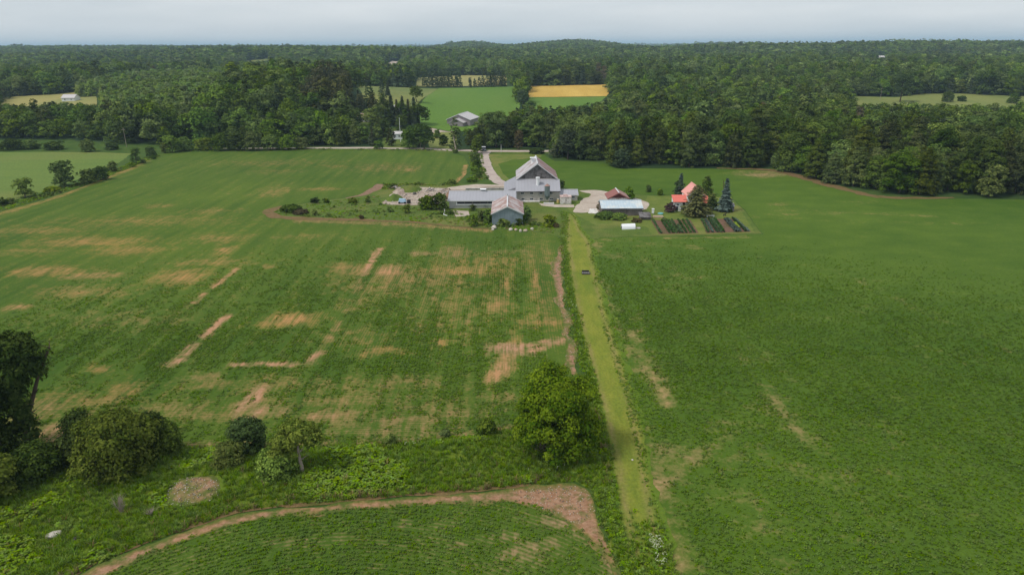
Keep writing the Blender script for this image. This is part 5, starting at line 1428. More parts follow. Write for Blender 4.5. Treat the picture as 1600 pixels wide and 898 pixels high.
# ---- single trees round the farm, the road and the far fields
def special(px, py, w, h, kind, label, terrain=False, name=None, mat=None, seed=None, tr=True, group=None, cat=None):
    """a tree or bush of width w and height h whose foot is at a pixel"""
    p = atT(px, py) if terrain else at(px, py)
    sd = seed if seed is not None else int(px * 7 + py)
    k = max(.5, w / 5.0)
    if kind == 'bush':
        n = int(np.clip(w * w * 10, 30, 420))
        me = crown_mesh('foliage', dome(w, h, .02, sd, 7), n, 14, .17 + .035 * k, mat or 'leaf_mid', sd, clump_r=.28 + .10 * k)
        o = tree(name or 'bush', p, me, trunk_mesh('stem', h * .6, .05 + .012 * w, sd, 4, .4, stems=3) if tr else None, label, cat or 'bush', group, 0, 1.0, 'foliage', 'stem')
    elif kind == 'tree':
        n = int(np.clip(w * h * 2.4, 60, 400))
        me = crown_mesh('crown', dome(w * 1.12, h, .04 if h < 9.8 else .12, sd, 9), int(n * (2.3 if h < 9.8 else 1.4)), 16, .20 + .03 * k, mat or 'leaf_mid', sd, clump_r=.42 + .12 * k)
        o = tree(name or 'broadleaf_tree', p, me, trunk_mesh('trunk', h * .7, .05 * h * .35 + .06, sd, 6, .3), label, cat or 'tree', group)
    elif kind == 'spruce':
        me = spruce_mesh('crown', h, w / 2, int(8 + h * 2.2), 15, .20 + .02 * h, mat or 'leaf_spruce', sd, .35, .03, .72, .16)
        o = tree(name or 'spruce_tree', p, me, trunk_mesh('trunk', h * .92, .03 * h * .5 + .05, sd, 0, .1), label, cat or 'tree', group)
    elif kind == 'pine':
        me = spruce_mesh('crown', h, w / 2, int(8 + h * 2.6), 15, .26, mat or 'leaf_pine', sd, .05, .12, .62, .22)
        o = tree(name or 'pine_tree', p, me, trunk_mesh('trunk', h * .92, .16, sd, 0, .1), label, cat or 'tree', group)
    elif kind == 'cedar':
        n = int(np.clip(w * h * 3, 60, 330))
        me = crown_mesh('crown', cedar_lobes(w, h, sd), n, 14, .24 + .02 * k, mat or 'leaf_cedar', sd, clump_r=.35 + .1 * k, hollow=.5)
        o = tree(name or 'cedar_tree', p, me, trunk_mesh('trunk', h * .8, .15, sd, 0, .1), label, cat or 'tree', group)
    return o
SP = [  # px, py, width, height, kind, material, label
    (1060, 307, 3.6, 5.3, 'cedar', 'leaf_spruce', 'rounded dark evergreen at the back corner of the farmhouse wing'), (1062.5, 303, 2.6, 6.3, 'spruce', 'leaf_blue', 'bluish spruce tip behind the rounded evergreen'),
    (1087, 337, 7.6, 8.3, 'pine', 'leaf_pine', 'bushy pine standing before the farmhouse'), (1132, 330, 4.1, 9.0, 'spruce', 'leaf_blue', 'tall blue spruce at the lawn corner'),
    (1103, 305, 3.0, 5.6, 'tree', 'leaf_oak', 'narrow leafy tree behind the farmhouse gable'), (1112, 328, 3.2, 3.4, 'bush', 'leaf_night', 'dark round bush between farmhouse and blue spruce'), (1112, 318, 2.6, 3.0, 'bush', 'leaf_bright', 'light green bush beside the farmhouse porch'),
    (1047, 331, 3.4, 2.4, 'bush', 'leaf_purple', 'purple-leaved shrub beside the farmhouse wing'), (1141, 332, .9, .8, 'bush', 'leaf_night', 'tiny bush at the foot of the mauve shed'), (1037, 346, 1.2, .9, 'bush', 'leaf_mid', 'small bush at the top of the garden plot'),
    (1013, 300, .9, 1.8, 'tree', 'leaf_mid', 'small sapling on the lawn edge nearer the garage'), (1031, 305, .9, 1.6, 'tree', 'leaf_mid', 'small sapling on the lawn edge nearer the farmhouse'),
    (982, 311, 3.6, 3.6, 'bush', 'leaf_mid', 'green bush behind the brown-roofed garage'), (936, 327, 1.6, 1.6, 'bush', 'leaf_brown', 'dry bush at the end of the blue-roofed shed'), (953, 333, 3.4, 2.6, 'bush', 'leaf_oak', 'leafy bush growing against the blue-roofed shed front'),
    (945, 341, 5.2, 1.5, 'bush', 'leaf_oak', 'low weedy thicket by the propped slab'), (965, 342, 5.0, 1.4, 'bush', 'leaf_mid', 'low weedy thicket before the blue-roofed shed'), (997, 334, 2.2, 1.5, 'bush', 'leaf_pine', 'brownish bush at the far corner of the blue-roofed shed'), (995, 347, 2.6, .9, 'bush', 'leaf_brown', 'brush heap below the weathered hut'),
    (859, 353, 3.8, 2.9, 'bush', 'leaf_bright', 'bright round bush beside the grass track'), (869, 355, 1.6, 1.0, 'bush', 'leaf_brown', 'low dry clump beside the bright round bush'), (823, 344, 3.0, 3.6, 'bush', 'leaf_mid', 'tall bush at the end corner of the rusty-roofed shed'), (818, 350, 2.4, 2.4, 'bush', 'leaf_oak', 'dark bush hugging the shed wall by the white boulders'), (787, 354, 3.0, 1.9, 'bush', 'leaf_mid', 'bush growing before the blue-grey gable wall'),
    (811, 352, 2.0, 1.7, 'bush', 'leaf_oak', 'small dark bush under the blue-grey gable corner'), (741, 353, 2.6, 2.9, 'bush', 'leaf_mid', 'bush beside the shed, farthest from its wall'), (752, 345, 2.8, 2.8, 'bush', 'leaf_mid', 'bush between the stable and the rusty-roofed shed'), (763, 348, 3.2, 3.4, 'bush', 'leaf_oak', 'dark tall bush touching the rusty-roofed shed'), (739, 329, 1.9, 1.6, 'bush', 'leaf_mid', 'small bush against the stable wall'), (702, 335, 2.2, 1.1, 'bush', 'leaf_oak', 'low bush inside the white curved pipe'),
    (668, 326, 5.2, 3.6, 'bush', 'leaf_mid', 'big green bush beside the rubble yard, farther from the stable'), (687, 327, 5.0, 4.2, 'bush', 'leaf_mid', 'big green bush beside the stable end'), (636, 333, 2.5, 2.3, 'bush', 'leaf_bright', 'small round bush below the blue covered cart'), (610, 331, 1.8, 1.0, 'bush', 'leaf_oak', 'low dark clump in the weedy spit'),
    (455, 330, 6.0, 1.7, 'bush', 'leaf_oak', 'dark thicket at the tip of the weedy spit'), (470, 334, 4.0, 1.2, 'bush', 'leaf_brown', 'dry brush on the tip of the weedy spit'), (492, 337, 1.8, 1.7, 'bush', 'leaf_bright', 'small bright bush on the weedy spit'), (492, 317, 2.6, 1.4, 'bush', 'leaf_night', 'dark low bush along the back of the weedy spit'), (510, 317, 2.0, 1.2, 'bush', 'leaf_mid', 'green low bush on the back of the weedy spit'), (552, 317, 3.0, 1.3, 'bush', 'leaf_bright', 'yellow-green bush on the back of the weedy spit'), (575, 316, 1.8, 1.1, 'bush', 'leaf_mid', 'low bush nearest the rubble on the spit'), (565, 342, 1.2, .8, 'bush', 'leaf_brown', 'brown tuft on the front of the spit'), (615, 294, 2.5, 1.5, 'bush', 'leaf_mid', 'bush behind the tangle of boards'),
    (706, 288, 3.2, 1.6, 'bush', 'leaf_mid', 'low bush where field meets the pale yard'), (746, 240, 5.2, 8.0, 'tree', 'leaf_mid', 'round leafy tree at the lane mouth beside the pickup'), (742, 252, 4.2, 3.4, 'bush', 'leaf_mid', 'bush along the driveway, nearest the road'), (745, 262, 3.6, 2.8, 'bush', 'leaf_oak', 'bush along the driveway, second from the road'), (743, 271, 3.6, 2.6, 'bush', 'leaf_mid', 'bush along the driveway, third from the road'), (748, 276, 2.6, 1.8, 'bush', 'leaf_oak', 'bush along the driveway, fourth from the road'), (738, 284, 4.0, 1.4, 'bush', 'leaf_mid', 'low bush at the bend of the driveway'), (712, 239, 2.6, 1.4, 'bush', 'leaf_mid', 'low bush at the field corner near the road'),
    (878, 296, 2.0, 3.0, 'bush', 'leaf_mid', 'bush peeping out behind the barn'), (838, 240, 7.0, 1.8, 'bush', 'leaf_night', 'low dark hedge clump behind the barn roof'),
    # hedge between the left fields
    (40, 308, 5.6, 5.6, 'tree', 'leaf_mid', 'leaning leafy tree in the hedge, nearest the edge'), (101, 291, 6.6, 8.2, 'tree', 'leaf_oak', 'tall dark round tree in the hedge'), (137, 286, 5.6, 4.6, 'bush', 'leaf_mid', 'yellow-green bush right beside the tall dark hedge tree'), (158, 281, 6.0, 4.6, 'bush', 'leaf_oak', 'greyish dark bush in the middle of the hedge'), (177, 268, 3.6, 3.8, 'bush', 'leaf_mid', 'small bush in the hedge before its gap'), (213, 256, 3.6, 6.6, 'tree', 'leaf_oak', 'slim dark tree in the hedge'),
    (206, 261, 3.0, 1.8, 'bush', 'leaf_mid', 'low bush at the foot of the slim hedge tree'), (224, 255, 2.2, 1.4, 'bush', 'leaf_oak', 'low bush just past the slim hedge tree'), (237, 245, 4.6, 4.0, 'bush', 'leaf_oak', 'bush near the road end of the hedge'), (241, 249, 2.4, 1.5, 'bush', 'leaf_oak', 'low clump before the last hedge bush'), (270, 238, 7.5, 7.2, 'tree', 'leaf_mid', 'rounded tree at the field corner by the road'), (258, 239, 4.0, 4.4, 'bush', 'leaf_bright', 'lighter bush beside the rounded corner tree'), (138, 237, 6.4, 5.4, 'bush', 'leaf_oak', 'round bush by the hay field before the road'),
    (5, 321, 3.0, 2.2, 'bush', 'leaf_mid', 'low bush at the near end of the hedge'), (18, 318, 2.4, 1.6, 'bush', 'leaf_bright', 'low yellow-green bush near the hedge end'), (82, 300, 5.0, 1.6, 'bush', 'leaf_bright', 'yellow-green scrub under the tall dark hedge tree'), (20, 234, 12, 4.6, 'bush', 'leaf_night', 'dark scrub before the road beyond the hay field'), (50, 233, 8, 3.8, 'bush', 'leaf_oak', 'mid scrub beside the dark roadside scrub'), (85, 234, 9, 3.6, 'bush', 'leaf_mid', 'green scrub along the hay field top'), (175, 234, 6, 3.0, 'bush', 'leaf_mid', 'light scrub along the road past the round bush'),
    # shrubs along the near side of the road
    (290, 235, 8.1, 6.0, 'bush', 'leaf_mid', 'roadside shrub, first after the rounded corner tree'), (318, 235, 8.1, 5.2, 'bush', 'leaf_bright', 'roadside shrub, second after the rounded corner tree'), (345, 235, 9.5, 6.8, 'bush', 'leaf_mid', 'roadside shrub, third after the rounded corner tree'), (372, 235, 9.5, 7.5, 'bush', 'leaf_mid', 'roadside shrub, fourth after the rounded corner tree'), (396, 235, 9.5, 8.3, 'bush', 'leaf_mid', 'roadside shrub, fifth after the rounded corner tree'), (424, 234, 9.5, 6.8, 'bush', 'leaf_mid', 'roadside shrub, sixth after the rounded corner tree'), (450, 234, 9.5, 6.8, 'bush', 'leaf_mid', 'roadside shrub, seventh after the rounded corner tree'), (473, 233, 6.8, 4.9, 'bush', 'leaf_bright', 'roadside shrub, last before the open road'),
    (592, 233, 4.6, 3.6, 'bush', 'leaf_oak', 'round bush on the road before the cottages'), (877, 240, 6.0, 11, 'tree', 'leaf_pale', 'silvery pale willow in front of the wood'), (866, 246, 4.2, 6, 'tree', 'leaf_pale', 'smaller silvery willow beside the dark tree'), (887, 249, 8.0, 11.5, 'tree', 'leaf_spruce', 'dark grey-green tree before the pale willow'), (811, 234, 4.0, 9.0, 'tree', 'leaf_brown', 'grey half-dead tree behind the barn'), (926, 250, 6.4, 5.5, 'bush', 'leaf_oak', 'round dark bush before the wood, behind the yard'), (972, 262, 6.8, 7.0, 'tree', 'leaf_spruce', 'greyish tree at the corner of the cedar wood'),
    (1545, 307, 7.0, 9.5, 'tree', 'leaf_bright', 'bright green maple at the wood edge by the crop field'), (1210, 262, 3.0, 5.5, 'tree', 'leaf_mid', 'small light tree at the notch of the wood'), (1222, 268, 4.0, 2.0, 'bush', 'leaf_mid', 'low bush at the notch of the wood'),
]
for px, py, w, h, kd, mt, lab in SP:
    special(px, py, w, h, kd, lab, False, mat=mt)
SPT = [  # on the terrain beyond the road
    (556, 203, 9, 10, 'tree', 'leaf_oak', 'leafy tree half hiding the tan-roofed cottage'), (581, 206, 9, 11, 'tree', 'leaf_mid', 'leafy tree between the tan-roofed cottage and the road'), (600, 214, 7, 9, 'tree', 'leaf_oak', 'dark leafy tree beside the lane to the little white shed'), (628, 206, 6, 8, 'tree', 'leaf_mid', 'leafy tree behind the little white shed'), (590, 196, 8, 10, 'tree', 'leaf_oak', 'dark tree between cottage and spruce row'),
    (578, 168, 7.5, 13, 'cedar', 'leaf_spruce', 'tall dark evergreen at the hill foot by the olive field'), (561, 172, 5, 11, 'spruce', 'leaf_spruce', 'spruce between the pines and the tall evergreen'), (597, 152, 5, 9, 'cedar', 'leaf_spruce', 'lone small evergreen on the olive field'), (606, 150, 4, 9, 'spruce', 'leaf_spruce', 'lone pointed evergreen on the olive field'),
    (612, 193, 6, 14, 'spruce', 'leaf_spruce', 'first tall spruce in the row by the white house'), (621, 192, 4.6, 12, 'spruce', 'leaf_pine', 'second thin spruce in the row by the white house'), (630, 193, 6, 14, 'spruce', 'leaf_spruce', 'third tall spruce in the row by the white house'), (639, 193, 4.8, 12.5, 'spruce', 'leaf_pine', 'fourth brownish spruce in the row by the white house'), (648, 194, 6, 14, 'spruce', 'leaf_spruce', 'fifth tall spruce in the row by the white house'),
    (651, 160, 8.5, 10, 'tree', 'leaf_oak', 'round dark tree at the corner of the green field'), (656, 195, 11, 10, 'tree', 'leaf_oak', 'broad dark tree beside the meadow and shed yard'), (640, 232, 7, 9.5, 'tree', 'leaf_oak', 'leafy tree on the road by the grey utility pole'), (663, 233, 10, 10.5, 'tree', 'leaf_oak', 'broad roadside tree behind the utility pole'), (611, 228, 5, 8, 'cedar', 'leaf_cedar', 'small evergreen before the little white shed'), (693, 228, 4, 5, 'tree', 'leaf_oak', 'small tree on the dry slope below the shed'), (683, 216, 3, 4, 'tree', 'leaf_mid', 'sapling on the dry slope below the shed'), (712, 234, 5.5, 13, 'cedar', 'leaf_oak', 'dark tall tree with bare trunk at the field corner'),
    (815, 158, 7, 16, 'cedar', 'leaf_spruce', 'tall dark evergreen beside the golden field'), (817, 172, 9, 13, 'tree', 'leaf_spruce', 'grey-green tree at the edge of the green field'), (828, 180, 8, 9, 'tree', 'leaf_oak', 'dark round tree at the corner of the green strip'),
    (735, 138, 3, 9, 'tree', 'leaf_spruce', 'lone slim tree on the far edge of the green field'), (1406, 160, 14, 20, 'tree', 'leaf_oak', 'great round oak standing in the wood clearing'), (1480, 160, 8, 8, 'tree', 'leaf_mid', 'small round tree in the wood clearing'), (1583, 162, 8, 7, 'tree', 'leaf_mid', 'small round tree at the far side of the clearing'), (1502, 159, 7, 4, 'bush', 'leaf_oak', 'low bush in the wood clearing'),
]
for px, py, w, h, kd, mt, lab in SPT:
    special(px, py, w, h, kd, lab, True, mat=mt)
rowt = [(664, 135, 10), (672, 136, 12), (680, 136, 13), (688, 136, 13), (696, 136, 13), (704, 136, 12), (712, 136, 9), (717, 136, 12), (742, 136, 7), (749, 136, 8), (755, 136, 9), (764, 136, 12), (771, 136, 14), (779, 136, 16), (786, 136, 14)]
for k, (px, py, h) in enumerate(rowt):
    special(px, py, h * .62, h, 'cedar', '%s tree from the olive field in the row dividing green and pale fields' % ordn[k], True, mat='leaf_spruce', group='tree row between the far fields')
o = thing('dead_trunk', atT(712, 236), 'bare pale dead trunk at the field corner by the road', 'dead tree')
stretch('trunk', trunk_mesh('trunk', 9, .28, 77, 4, .12, 'bark_pale'), o)

# ---- trees and bushes on the grass bank, close to the camera
def near_tree(px, py, lobes, n, nl, leaf, mat, cr_, label, name, seed, trunk=None, cat='tree', hollow=.55):
    p = at(px, py); o = thing(name, (p[0], p[1], 0.1), label, cat)
    stretch('crown' if cat == 'tree' else 'foliage', crown_mesh('crown', lobes, n, nl, leaf, mat, seed, clump_r=cr_ * 1.25, hollow=hollow, billow=True), o)
    if trunk is not None: stretch('trunk' if cat == 'tree' else 'stem', trunk, o)
    return o
near_tree(872, 703, dome(9.6, 8.6, .02, 5, 12) + [(-.6, -2.6, 4.2, 2.3, 2.0, 2.2), (1.6, -2.4, 3.4, 2.2, 2.0, 2.0), (-2.4, -2.0, 3.0, 2.0, 1.9, 1.9), (.2, -2.2, 6.0, 2.0, 1.8, 1.7)], 470, 120, .14, 'leaf_big', .66, 'big round leafy tree beside the grass track', 'maple_tree', 5, trunk_mesh('trunk', 6, .4, 5, 10, .4, stems=3))
p = at(850, 707)
def twigs(px, py, w, h, n, mat, label, seed, name='dry_shrub', cat='shrub', z=.2):
    p = at(px, py); rs = np.random.default_rng(seed); m_ = MB()
    for k in range(n):
        a = rs.uniform(0, 6.28); r_ = rs.uniform(.2, 1) * w / 2; q = (math.cos(a) * r_, math.sin(a) * r_, h * rs.uniform(.4, 1))
        md = (q[0] * .45 + rs.normal(0, .1), q[1] * .45 + rs.normal(0, .1), q[2] * .55)
        m_.tube((rs.normal(0, .08), rs.normal(0, .08), -.2), md, .03, .02, 4); m_.tube(md, q, .02, .008, 4)
        for _ in range(3):
            e = (q[0] + rs.normal(0, .25), q[1] + rs.normal(0, .25), q[2] + rs.uniform(0, .3)); m_.tube(md, e, .014, .006, 3)
    me_ = bpy.data.meshes.new(name); me_.from_pydata(m_.v, [], m_.f); me_.materials.append(M[mat]); me_.update()
    o = link(bpy.data.objects.new(name, me_)); o.location = (p[0], p[1], z); return tag(o, label, cat)
twigs(846, 708, 2.2, 1.3, 40, 'bark_pale', 'dead brown brush at the foot of the big round tree', 1)
twigs(190, 803, 1.4, 2.0, 18, 'bark_pale', 'small leafless shrub standing in the grass bank', 2)
twigs(236, 806, 1.0, .6, 16, 'bark_pale', 'heap of pale dead sticks below the stone patch', 3, 'stick_heap', 'sticks')
TL = [(0.6, 0, 12.4, 2.6, 2.4, 1.3), (-1.8, .4, 12.0, 2.2, 2.2, 1.4), (2.4, .2, 11.2, 1.7, 1.7, 1.3), (-3.2, 0, 10.6, 2.2, 2, 1.6), (1.2, 0, 10.0, 2.6, 2, 1.2), (.4, 0, 8.2, 1.5, 1.3, 1.4), (.5, 0, 6.4, .9, .9, 1.3), (.6, 0, 4.4, .75, .75, 1.4), (.6, 0, 2.4, .8, .8, 1.5), (2.9, .2, 9.5, .7, .7, .8)]
near_tree(46, 708, TL, 380, 34, .17, 'leaf_night', .55, 'tall tree with vine-wrapped trunk at the edge of the bank', 'tall_tree', 12, trunk_mesh('trunk', 11.5, .34, 12, 8, .16, lean=.03), hollow=.25)
near_tree(2, 712, dome(6.0, 9.6, .03, 31, 9), 320, 40, .17, 'leaf_night', .62, 'dark dense tree beside the tall vine-wrapped tree', 'dark_tree', 31, trunk_mesh('trunk', 7, .3, 31, 8, .3))
near_tree(-25, 790, dome(6.4, 5.4, .02, 33, 8), 260, 44, .16, 'leaf_bright', .55, 'bright green bush cut by the picture edge', 'bush', 33, trunk_mesh('stem', 3, .12, 33, 6, .4, stems=3), 'bush')
near_tree(62, 752, dome(5.0, 3.8, .0, 35, 8), 210, 40, .15, 'leaf_night', .5, 'dark low bush between the tall tree and bright bush', 'bush', 35, trunk_mesh('stem', 2.2, .1, 35, 6, .4, stems=3), 'bush')
near_tree(134, 722, dome(4.6, 5.6, .02, 37, 8), 220, 40, .155, 'leaf_oak', .55, 'dark bushy tree behind the large olive-green bush', 'dark_tree', 37, trunk_mesh('trunk', 4, .16, 37, 6, .3, stems=2))
near_tree(188, 738, dome(8.4, 6.6, .02, 39, 10), 440, 46, .155, 'leaf_bright', .62, 'large olive-green bush on the grass bank', 'large_bush', 39, trunk_mesh('stem', 4.4, .16, 39, 9, .4, stems=3), 'bush')
near_tree(240, 712, dome(3.4, 5.0, .02, 41, 7), 150, 36, .15, 'leaf_night', .45, 'dark upright bush just past the large olive bush', 'bush', 41, trunk_mesh('stem', 3, .1, 41, 6, .4, stems=2), 'bush')
near_tree(271, 712, dome(2.8, 3.7, .02, 43, 7), 120, 34, .14, 'leaf_oak', .4, 'smaller dark bush at the end of the cluster', 'bush', 43, trunk_mesh('stem', 2.2, .08, 43, 6, .4, stems=2), 'bush')
near_tree(391, 710, dome(4.0, 4.4, .02, 45, 8), 190, 38, .145, 'leaf_oak', .45, 'dark round bush standing alone at the bank top', 'bush', 45, trunk_mesh('stem', 2.8, .1, 45, 6, .4, stems=3), 'bush')
near_tree(362, 733, dome(3.4, 2.7, .0, 47, 7), 140, 34, .13, 'leaf_bright', .38, 'yellow-green low bush before the lone dark bush', 'bush', 47, trunk_mesh('stem', 1.6, .07, 47, 5, .4, stems=3), 'bush')
near_tree(472, 738, [(.7, 0, 4.7, 1.5, 1.4, .8), (-.5, .3, 4.9, 1.2, 1.2, .7), (1.6, -.2, 4.0, 1.1, 1.0, .7), (-1.0, 0, 3.9, 1.4, 1.3, .8), (-1.9, .2, 3.0, 1.0, 1.0, .7), (.6, .6, 3.7, 1.3, 1.2, .7), (-2.4, 0, 2.1, .8, .8, .6), (-1.2, .3, 2.3, .8, .8, .6)], 210, 36, .145, 'leaf_bright', .42, 'small umbrella-shaped tree with bare trunk on the bank', 'small_tree', 49, trunk_mesh('trunk', 4.2, .22, 49, 8, .28, 'bark_pale', -.03))
near_tree(432, 745, dome(4.2, 2.4, .0, 51, 8), 170, 34, .13, 'leaf_mid', .38, 'low spreading bush at the foot of the umbrella tree', 'bush', 51, trunk_mesh('stem', 1.5, .07, 51, 5, .4, stems=3), 'bush')
near_tree(762, 684, dome(2.4, 2.1, .0, 53, 7), 110, 34, .12, 'leaf_big', .34, 'small round bush on the field edge near the big tree', 'bush', 53, trunk_mesh('stem', 1.2, .06, 53, 5, .4, stems=3), 'bush')
near_tree(695, 684, dome(1.1, .9, .0, 55, 6), 40, 28, .10, 'leaf_oak', .22, 'tiny dark bush on the field edge', 'bush', 55, trunk_mesh('stem', .5, .03, 55, 4, .4, stems=2), 'bush')
near_tree(611, 696, dome(1.2, 1.3, .0, 57, 6), 50, 28, .10, 'leaf_mid', .24, 'tiny light bush on the field edge, farther from the big tree', 'bush', 57, trunk_mesh('stem', .7, .03, 57, 4, .4, stems=2), 'bush')

# ---- crops, grass and weeds as leaf geometry close to the camera
def tuft(nm, n, h, r0, w, mat, seed, flat=0.0):
    rs = np.random.default_rng(seed)
    V, F = [], []
    for k in range(n):
        a = rs.uniform(0, 6.28); b = np.array([math.cos(a), math.sin(a), 0]) * rs.uniform(0, r0)
        l_ = h * rs.uniform(.6, 1.15); out = np.array([math.cos(a), math.sin(a), 0]) * l_ * rs.uniform(.2, .7)
        s = np.array([-math.sin(a), math.cos(a), 0]) * w * .5
        m_ = b + out * .4 + np.array([0, 0, l_ * .65]); e = b + out + np.array([0, 0, l_ * rs.uniform(.7, 1.0)])
        i = len(V); V += [b - s, b + s, m_ + s * .8, m_ - s * .8, e]; F += [(i, i + 1, i + 2, i + 3), (i + 3, i + 2, i + 4, i + 4)]
    V = np.array(V); tone = np.clip(np.repeat(rs.normal(.5, .25, n), 2), 0, 1)
    me_ = bpy.data.meshes.new(nm)
    me_.from_pydata(V.tolist(), [], [f if f[2] != f[3] else f[:3] for f in F])
    a_ = me_.attributes.new('tone', 'FLOAT', 'FACE'); a_.data.foreach_set('value', tone.astype(np.float32)); me_.materials.append(M[mat]); me_.update()
    return me_
def plant(nm, n, r_, h, leaf, mat, seed):
    rs = np.random.default_rng(seed)
    d = rs.normal(size=(n, 3)); d /= np.linalg.norm(d, axis=1)[:, None]; d[:, 2] = abs(d[:, 2])
    C_ = d * np.array([r_, r_, h]) * rs.uniform(.5, 1, n)[:, None]
    V, F, T = quads(C_, d * .5 + rs.normal(0, .35, (n, 3)) + np.array([0, 0, .8]), leaf * rs.uniform(.7, 1.25, n), np.clip(rs.normal(.5, .25, n), 0, 1), rs, .8)
    return np_mesh(nm, V, F, M[mat], {'tone': ('FACE', T)})
CROP = [plant('crop_a', 9, .17, .24, .085, 'crop_leaf', 1), plant('crop_b', 11, .20, .28, .09, 'crop_leaf', 2), plant('crop_c', 7, .15, .20, .08, 'crop_leaf', 3)]
def crops(name, B, pts, mk, label, thin=0.0):
    x, y = pts[:, 0], pts[:, 1]
    k = inside(B, x, y) & (np.abs(np.degrees(np.arctan2(x, y))) < 44); x, y = x[k], y[k]
    b, _ = mk(x, y)
    r = np.hypot(x, y)
    pr = 1 - sst(.05, .55, b * 1.2 + thin + .42 * fbm(x / 1.6, y / 1.6, 61) + .25 * fbm(x / 14, y / 14, 63) + .5 * thin / .15 * fbm(x / 1.1, y / 16, 67))
    pr = pr * (1 - sst(95, 165, r))
    k = rng.random(len(x)) < pr * .95; x, y = x[k], y[k]; n = len(x)
    s = rng.uniform(.7, 1.25, n) * (1 + .25 * fbm(x / 5, y / 5, 65))
    scatter(name, np.c_[x, y, np.full(n, .015)], s, rng.uniform(0, 6.28, n), rng.integers(0, 3, n), CROP, label, 'crop')
def rowpts_left():
    out = []
    for s in np.arange(-75, 14, .42):       # straight rows above the headland
        y = np.arange(LYC, 165, .30); out.append(np.c_[np.full(y.size, LXC + s), y])
    for s in np.arange(.2, 30, .42):        # headland rows and the rounded corner
        x = np.arange(-78, LXC, .30); out.append(np.c_[x, np.full(x.size, LYC - s)])
        a = np.arange(0, math.pi / 2, .30 / s); out.append(np.c_[LXC + s * np.sin(a), LYC - s * np.cos(a)])
    P = np.vstack(out); return P + rng.normal(0, .05, P.shape)
crops('crop_plants_left', B_left, rowpts_left(), L_marks, 'low green crop plants in rows on the patchy field', .16)
gx, gy = np.meshgrid(np.arange(0, 125, .38), np.arange(42, 165, .38))
P_ = np.c_[gx.ravel(), gy.ravel()]; crops('crop_plants_right', B_right, P_ + rng.normal(0, .12, P_.shape), R_marks, 'low dense green crop plants on the open field')
out = []
for s in np.arange(8, 60, .5):
    a = np.arange(-1.2, 1.6, .30 / s); out.append(np.c_[-14 + s * np.sin(a), 22 + s * np.cos(a)])
P_ = np.vstack(out); crops('crop_plants_near', B_near, P_ + rng.normal(0, .06, P_.shape), C_marks, 'low crop plants in curved rows beside the dirt track', .06)

GRS = [tuft('grass_a', 10, .55, .16, .05, 'grass_leaf', 1), tuft('grass_b', 12, .40, .20, .05, 'grass_leaf', 2), plant('weed_a', 12, .26, .38, .11, 'grass_leaf', 4), tuft('grass_c', 8, .7, .14, .045, 'straw_leaf', 3)]
q = in_poly(B_bank, 90000, 31); q = q[(q[:, 1] > 40) & (np.abs(np.degrees(np.arctan2(q[:, 0], q[:, 1]))) < 44)]
q = q[~inside(gpoly([(262, 792), (260, 775), (275, 757), (300, 750), (350, 753), (348, 775), (330, 788), (290, 794)]), q[:, 0], q[:, 1])]
n = len(q); db = segdist(B_bank, q[:, 0], q[:, 1])
patch = fbm(q[:, 0] / 4, q[:, 1] / 4, 71)
ix = np.where(patch > .12, 2, rng.integers(0, 2, n)); ix = np.where((rng.random(n) < .008) | ((db < .7) & (rng.random(n) < .15)), 3, ix)
scatter('bank_grass', np.c_[q, .03 + bank_z(q[:, 0], q[:, 1], db)], rng.uniform(.6, 1.3, n) * (1 + .5 * patch), rng.uniform(0, 6.28, n), ix, GRS, 'tall rough grass and weeds on the bank', 'grass')
TRG = [tuft('track_a', 8, .10, .16, .045, 'track_leaf', 5), tuft('track_b', 8, .15, .16, .045, 'grass_leaf', 6), tuft('track_c', 7, .10, .16, .04, 'straw_leaf', 7)]
q = in_poly(B_track, 16000, 33) + rng.normal(0, .35, (1, 2)); q = q + rng.normal(0, .3, q.shape); q = q[(q[:, 1] < 190) & (q[:, 1] > 40)]; n = len(q); db = segdist(B_track, q[:, 0], q[:, 1])
kk = (db < .9) | ~inside(B_track, q[:, 0], q[:, 1]); q = q[kk]; db = db[kk]; n = len(q)
ix = np.where(rng.random(n) < np.where(db < 1.0, .75, .18), 1, np.where(rng.random(n) < .12, 2, 0))
scatter('track_grass', np.c_[q, np.full(n, .04)], rng.uniform(.7, 1.3, n) * np.where(db < 1, 1.5, 1), rng.uniform(0, 6.28, n), ix, TRG, 'short worn grass on the track between the fields', 'grass')
WD = [plant('weed_b', 22, .6, .5, .2, 'grass_leaf', 8), plant('weed_c', 22, .7, .7, .22, 'leaf_mid', 9), plant('weed_d', 18, .55, .4, .18, 'straw_leaf', 10)]
spit = gpoly([(424, 333), (436, 325), (500, 317), (590, 305), (600, 318), (640, 324), (705, 327), (765, 350), (765, 355), (640, 345), (520, 341), (440, 337)])
q = np.vstack([in_poly(spit, 1500, 35), in_poly(gpoly([(740, 350), (770, 346), (845, 350), (870, 352), (868, 366), (840, 361), (760, 355)]), 500, 36), in_poly(gpoly([(733, 240), (754, 240), (757, 262), (765, 280), (735, 286), (735, 262)]), 900, 37), in_poly(gpoly([(0, 322), (130, 284), (200, 256), (240, 243), (250, 243), (205, 262), (130, 290), (60, 313), (0, 330)]), 2600, 38), in_poly(gpoly([(600, 287), (715, 287), (720, 291), (640, 290), (612, 296), (598, 296)]), 500, 39), in_poly(gpoly([(268, 237.5), (480, 234.5), (700, 236.5), (700, 234), (480, 232.5), (268, 234)]), 900, 40)])
n = len(q); f_ = fbm(q[:, 0] / 5, q[:, 1] / 5, 73)
scatter('rough_weeds', np.c_[q, np.full(n, .02)], rng.uniform(.35, .95, n) * (1 + .6 * f_), rng.uniform(0, 6.28, n), np.where(rng.random(n) < .1, 2, np.where(f_ > .15, 1, 0)), WD, 'rough weeds round the farmyard and along the hedges', 'weeds')
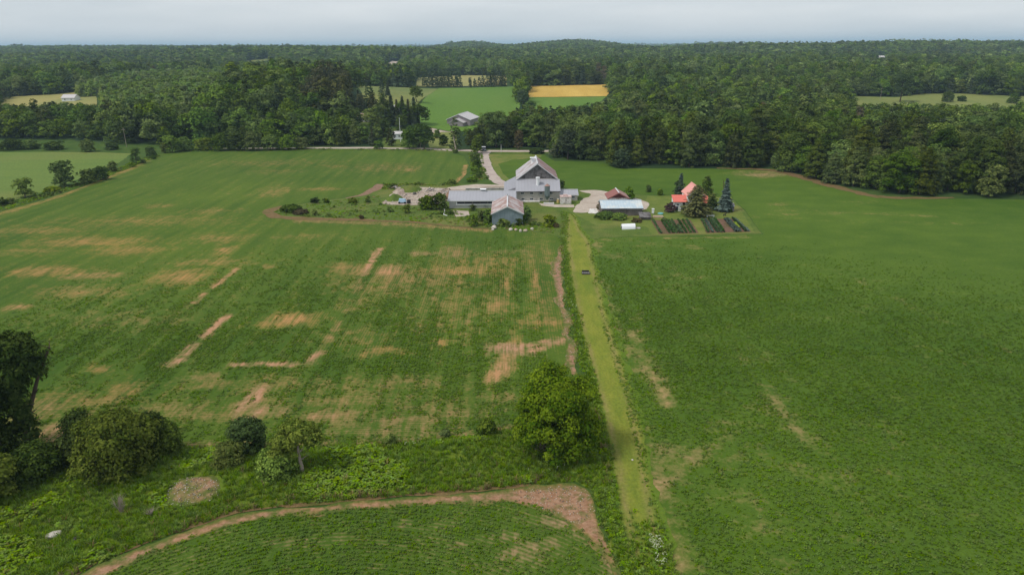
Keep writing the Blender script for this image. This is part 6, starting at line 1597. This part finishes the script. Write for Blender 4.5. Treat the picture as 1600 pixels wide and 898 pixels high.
# white flowering weeds
FL = [crown_mesh('flower_a', [(0, 0, .5, .16, .16, .12)], 3, 5, .03, 'flower', 91, clump_r=.05)]
q = np.vstack([in_poly(gpoly([(1012, 845), (1030, 850), (1040, 890), (1030, 898), (1018, 870)]), 60, 41), in_poly(gpoly([(815, 738), (860, 734), (890, 740), (860, 748), (820, 748)]), 14, 42), in_poly(gpoly([(870, 470), (890, 470), (905, 492), (888, 495)]), 30, 44), in_poly(gpoly([(600, 690), (660, 690), (660, 720), (600, 716)]), 9, 45)])
n = len(q); scatter('white_flowers', np.c_[q, np.full(n, .35)], rng.uniform(.7, 1.5, n), rng.uniform(0, 6.28, n), np.zeros(n, int), FL, 'white flowering weeds along track and bank', 'flowers')
q = np.vstack([(lambda w_: w_[rng.random(len(w_)) < 1 - sst(44, 56, w_[:, 1] + 2.5 * fbm(w_[:, 0] / 1.5, w_[:, 1] / 1.5, 83))])(in_poly(gpoly([(975, 780), (1030, 780), (1060, 900), (1090, 1000), (1000, 1000)]), 2000, 46)), in_poly(gpoly([(925, 765), (960, 742), (968, 800), (990, 905), (1010, 1000), (978, 905), (962, 860), (935, 800)]), 1500, 47), in_poly(gpoly([(882, 385), (892, 440), (908, 510), (940, 620), (955, 720), (938, 640), (895, 630), (906, 580), (894, 510), (882, 440)]), 2600, 48)]); n = len(q)
scatter('track_weeds', np.c_[q, np.full(n, .04)], rng.uniform(.6, 1.2, n), rng.uniform(0, 6.28, n), rng.integers(0, 3, n), GRS[:3], 'taller weeds at the near end of the track', 'weeds')

# ---- the air
hz = MB().box(-15500, 15500, -600, 25500, -30, 135).build('haze', 'white')
hz.data.materials.clear()
t = NT('haze'); pv = t.t.nodes.new('ShaderNodeVolumePrincipled')
pv.inputs['Color'].default_value = (0.58, 0.82, 1.0, 1); pv.inputs['Density'].default_value = 0.00012
pv.inputs['Anisotropy'].default_value = 0.0
t.t.links.new(pv.outputs[0], t.out.inputs['Volume'])
hz.data.materials.append(t.m); tag(hz, 'thin blue haze lying over the far woods', 'haze', None, 'stuff')
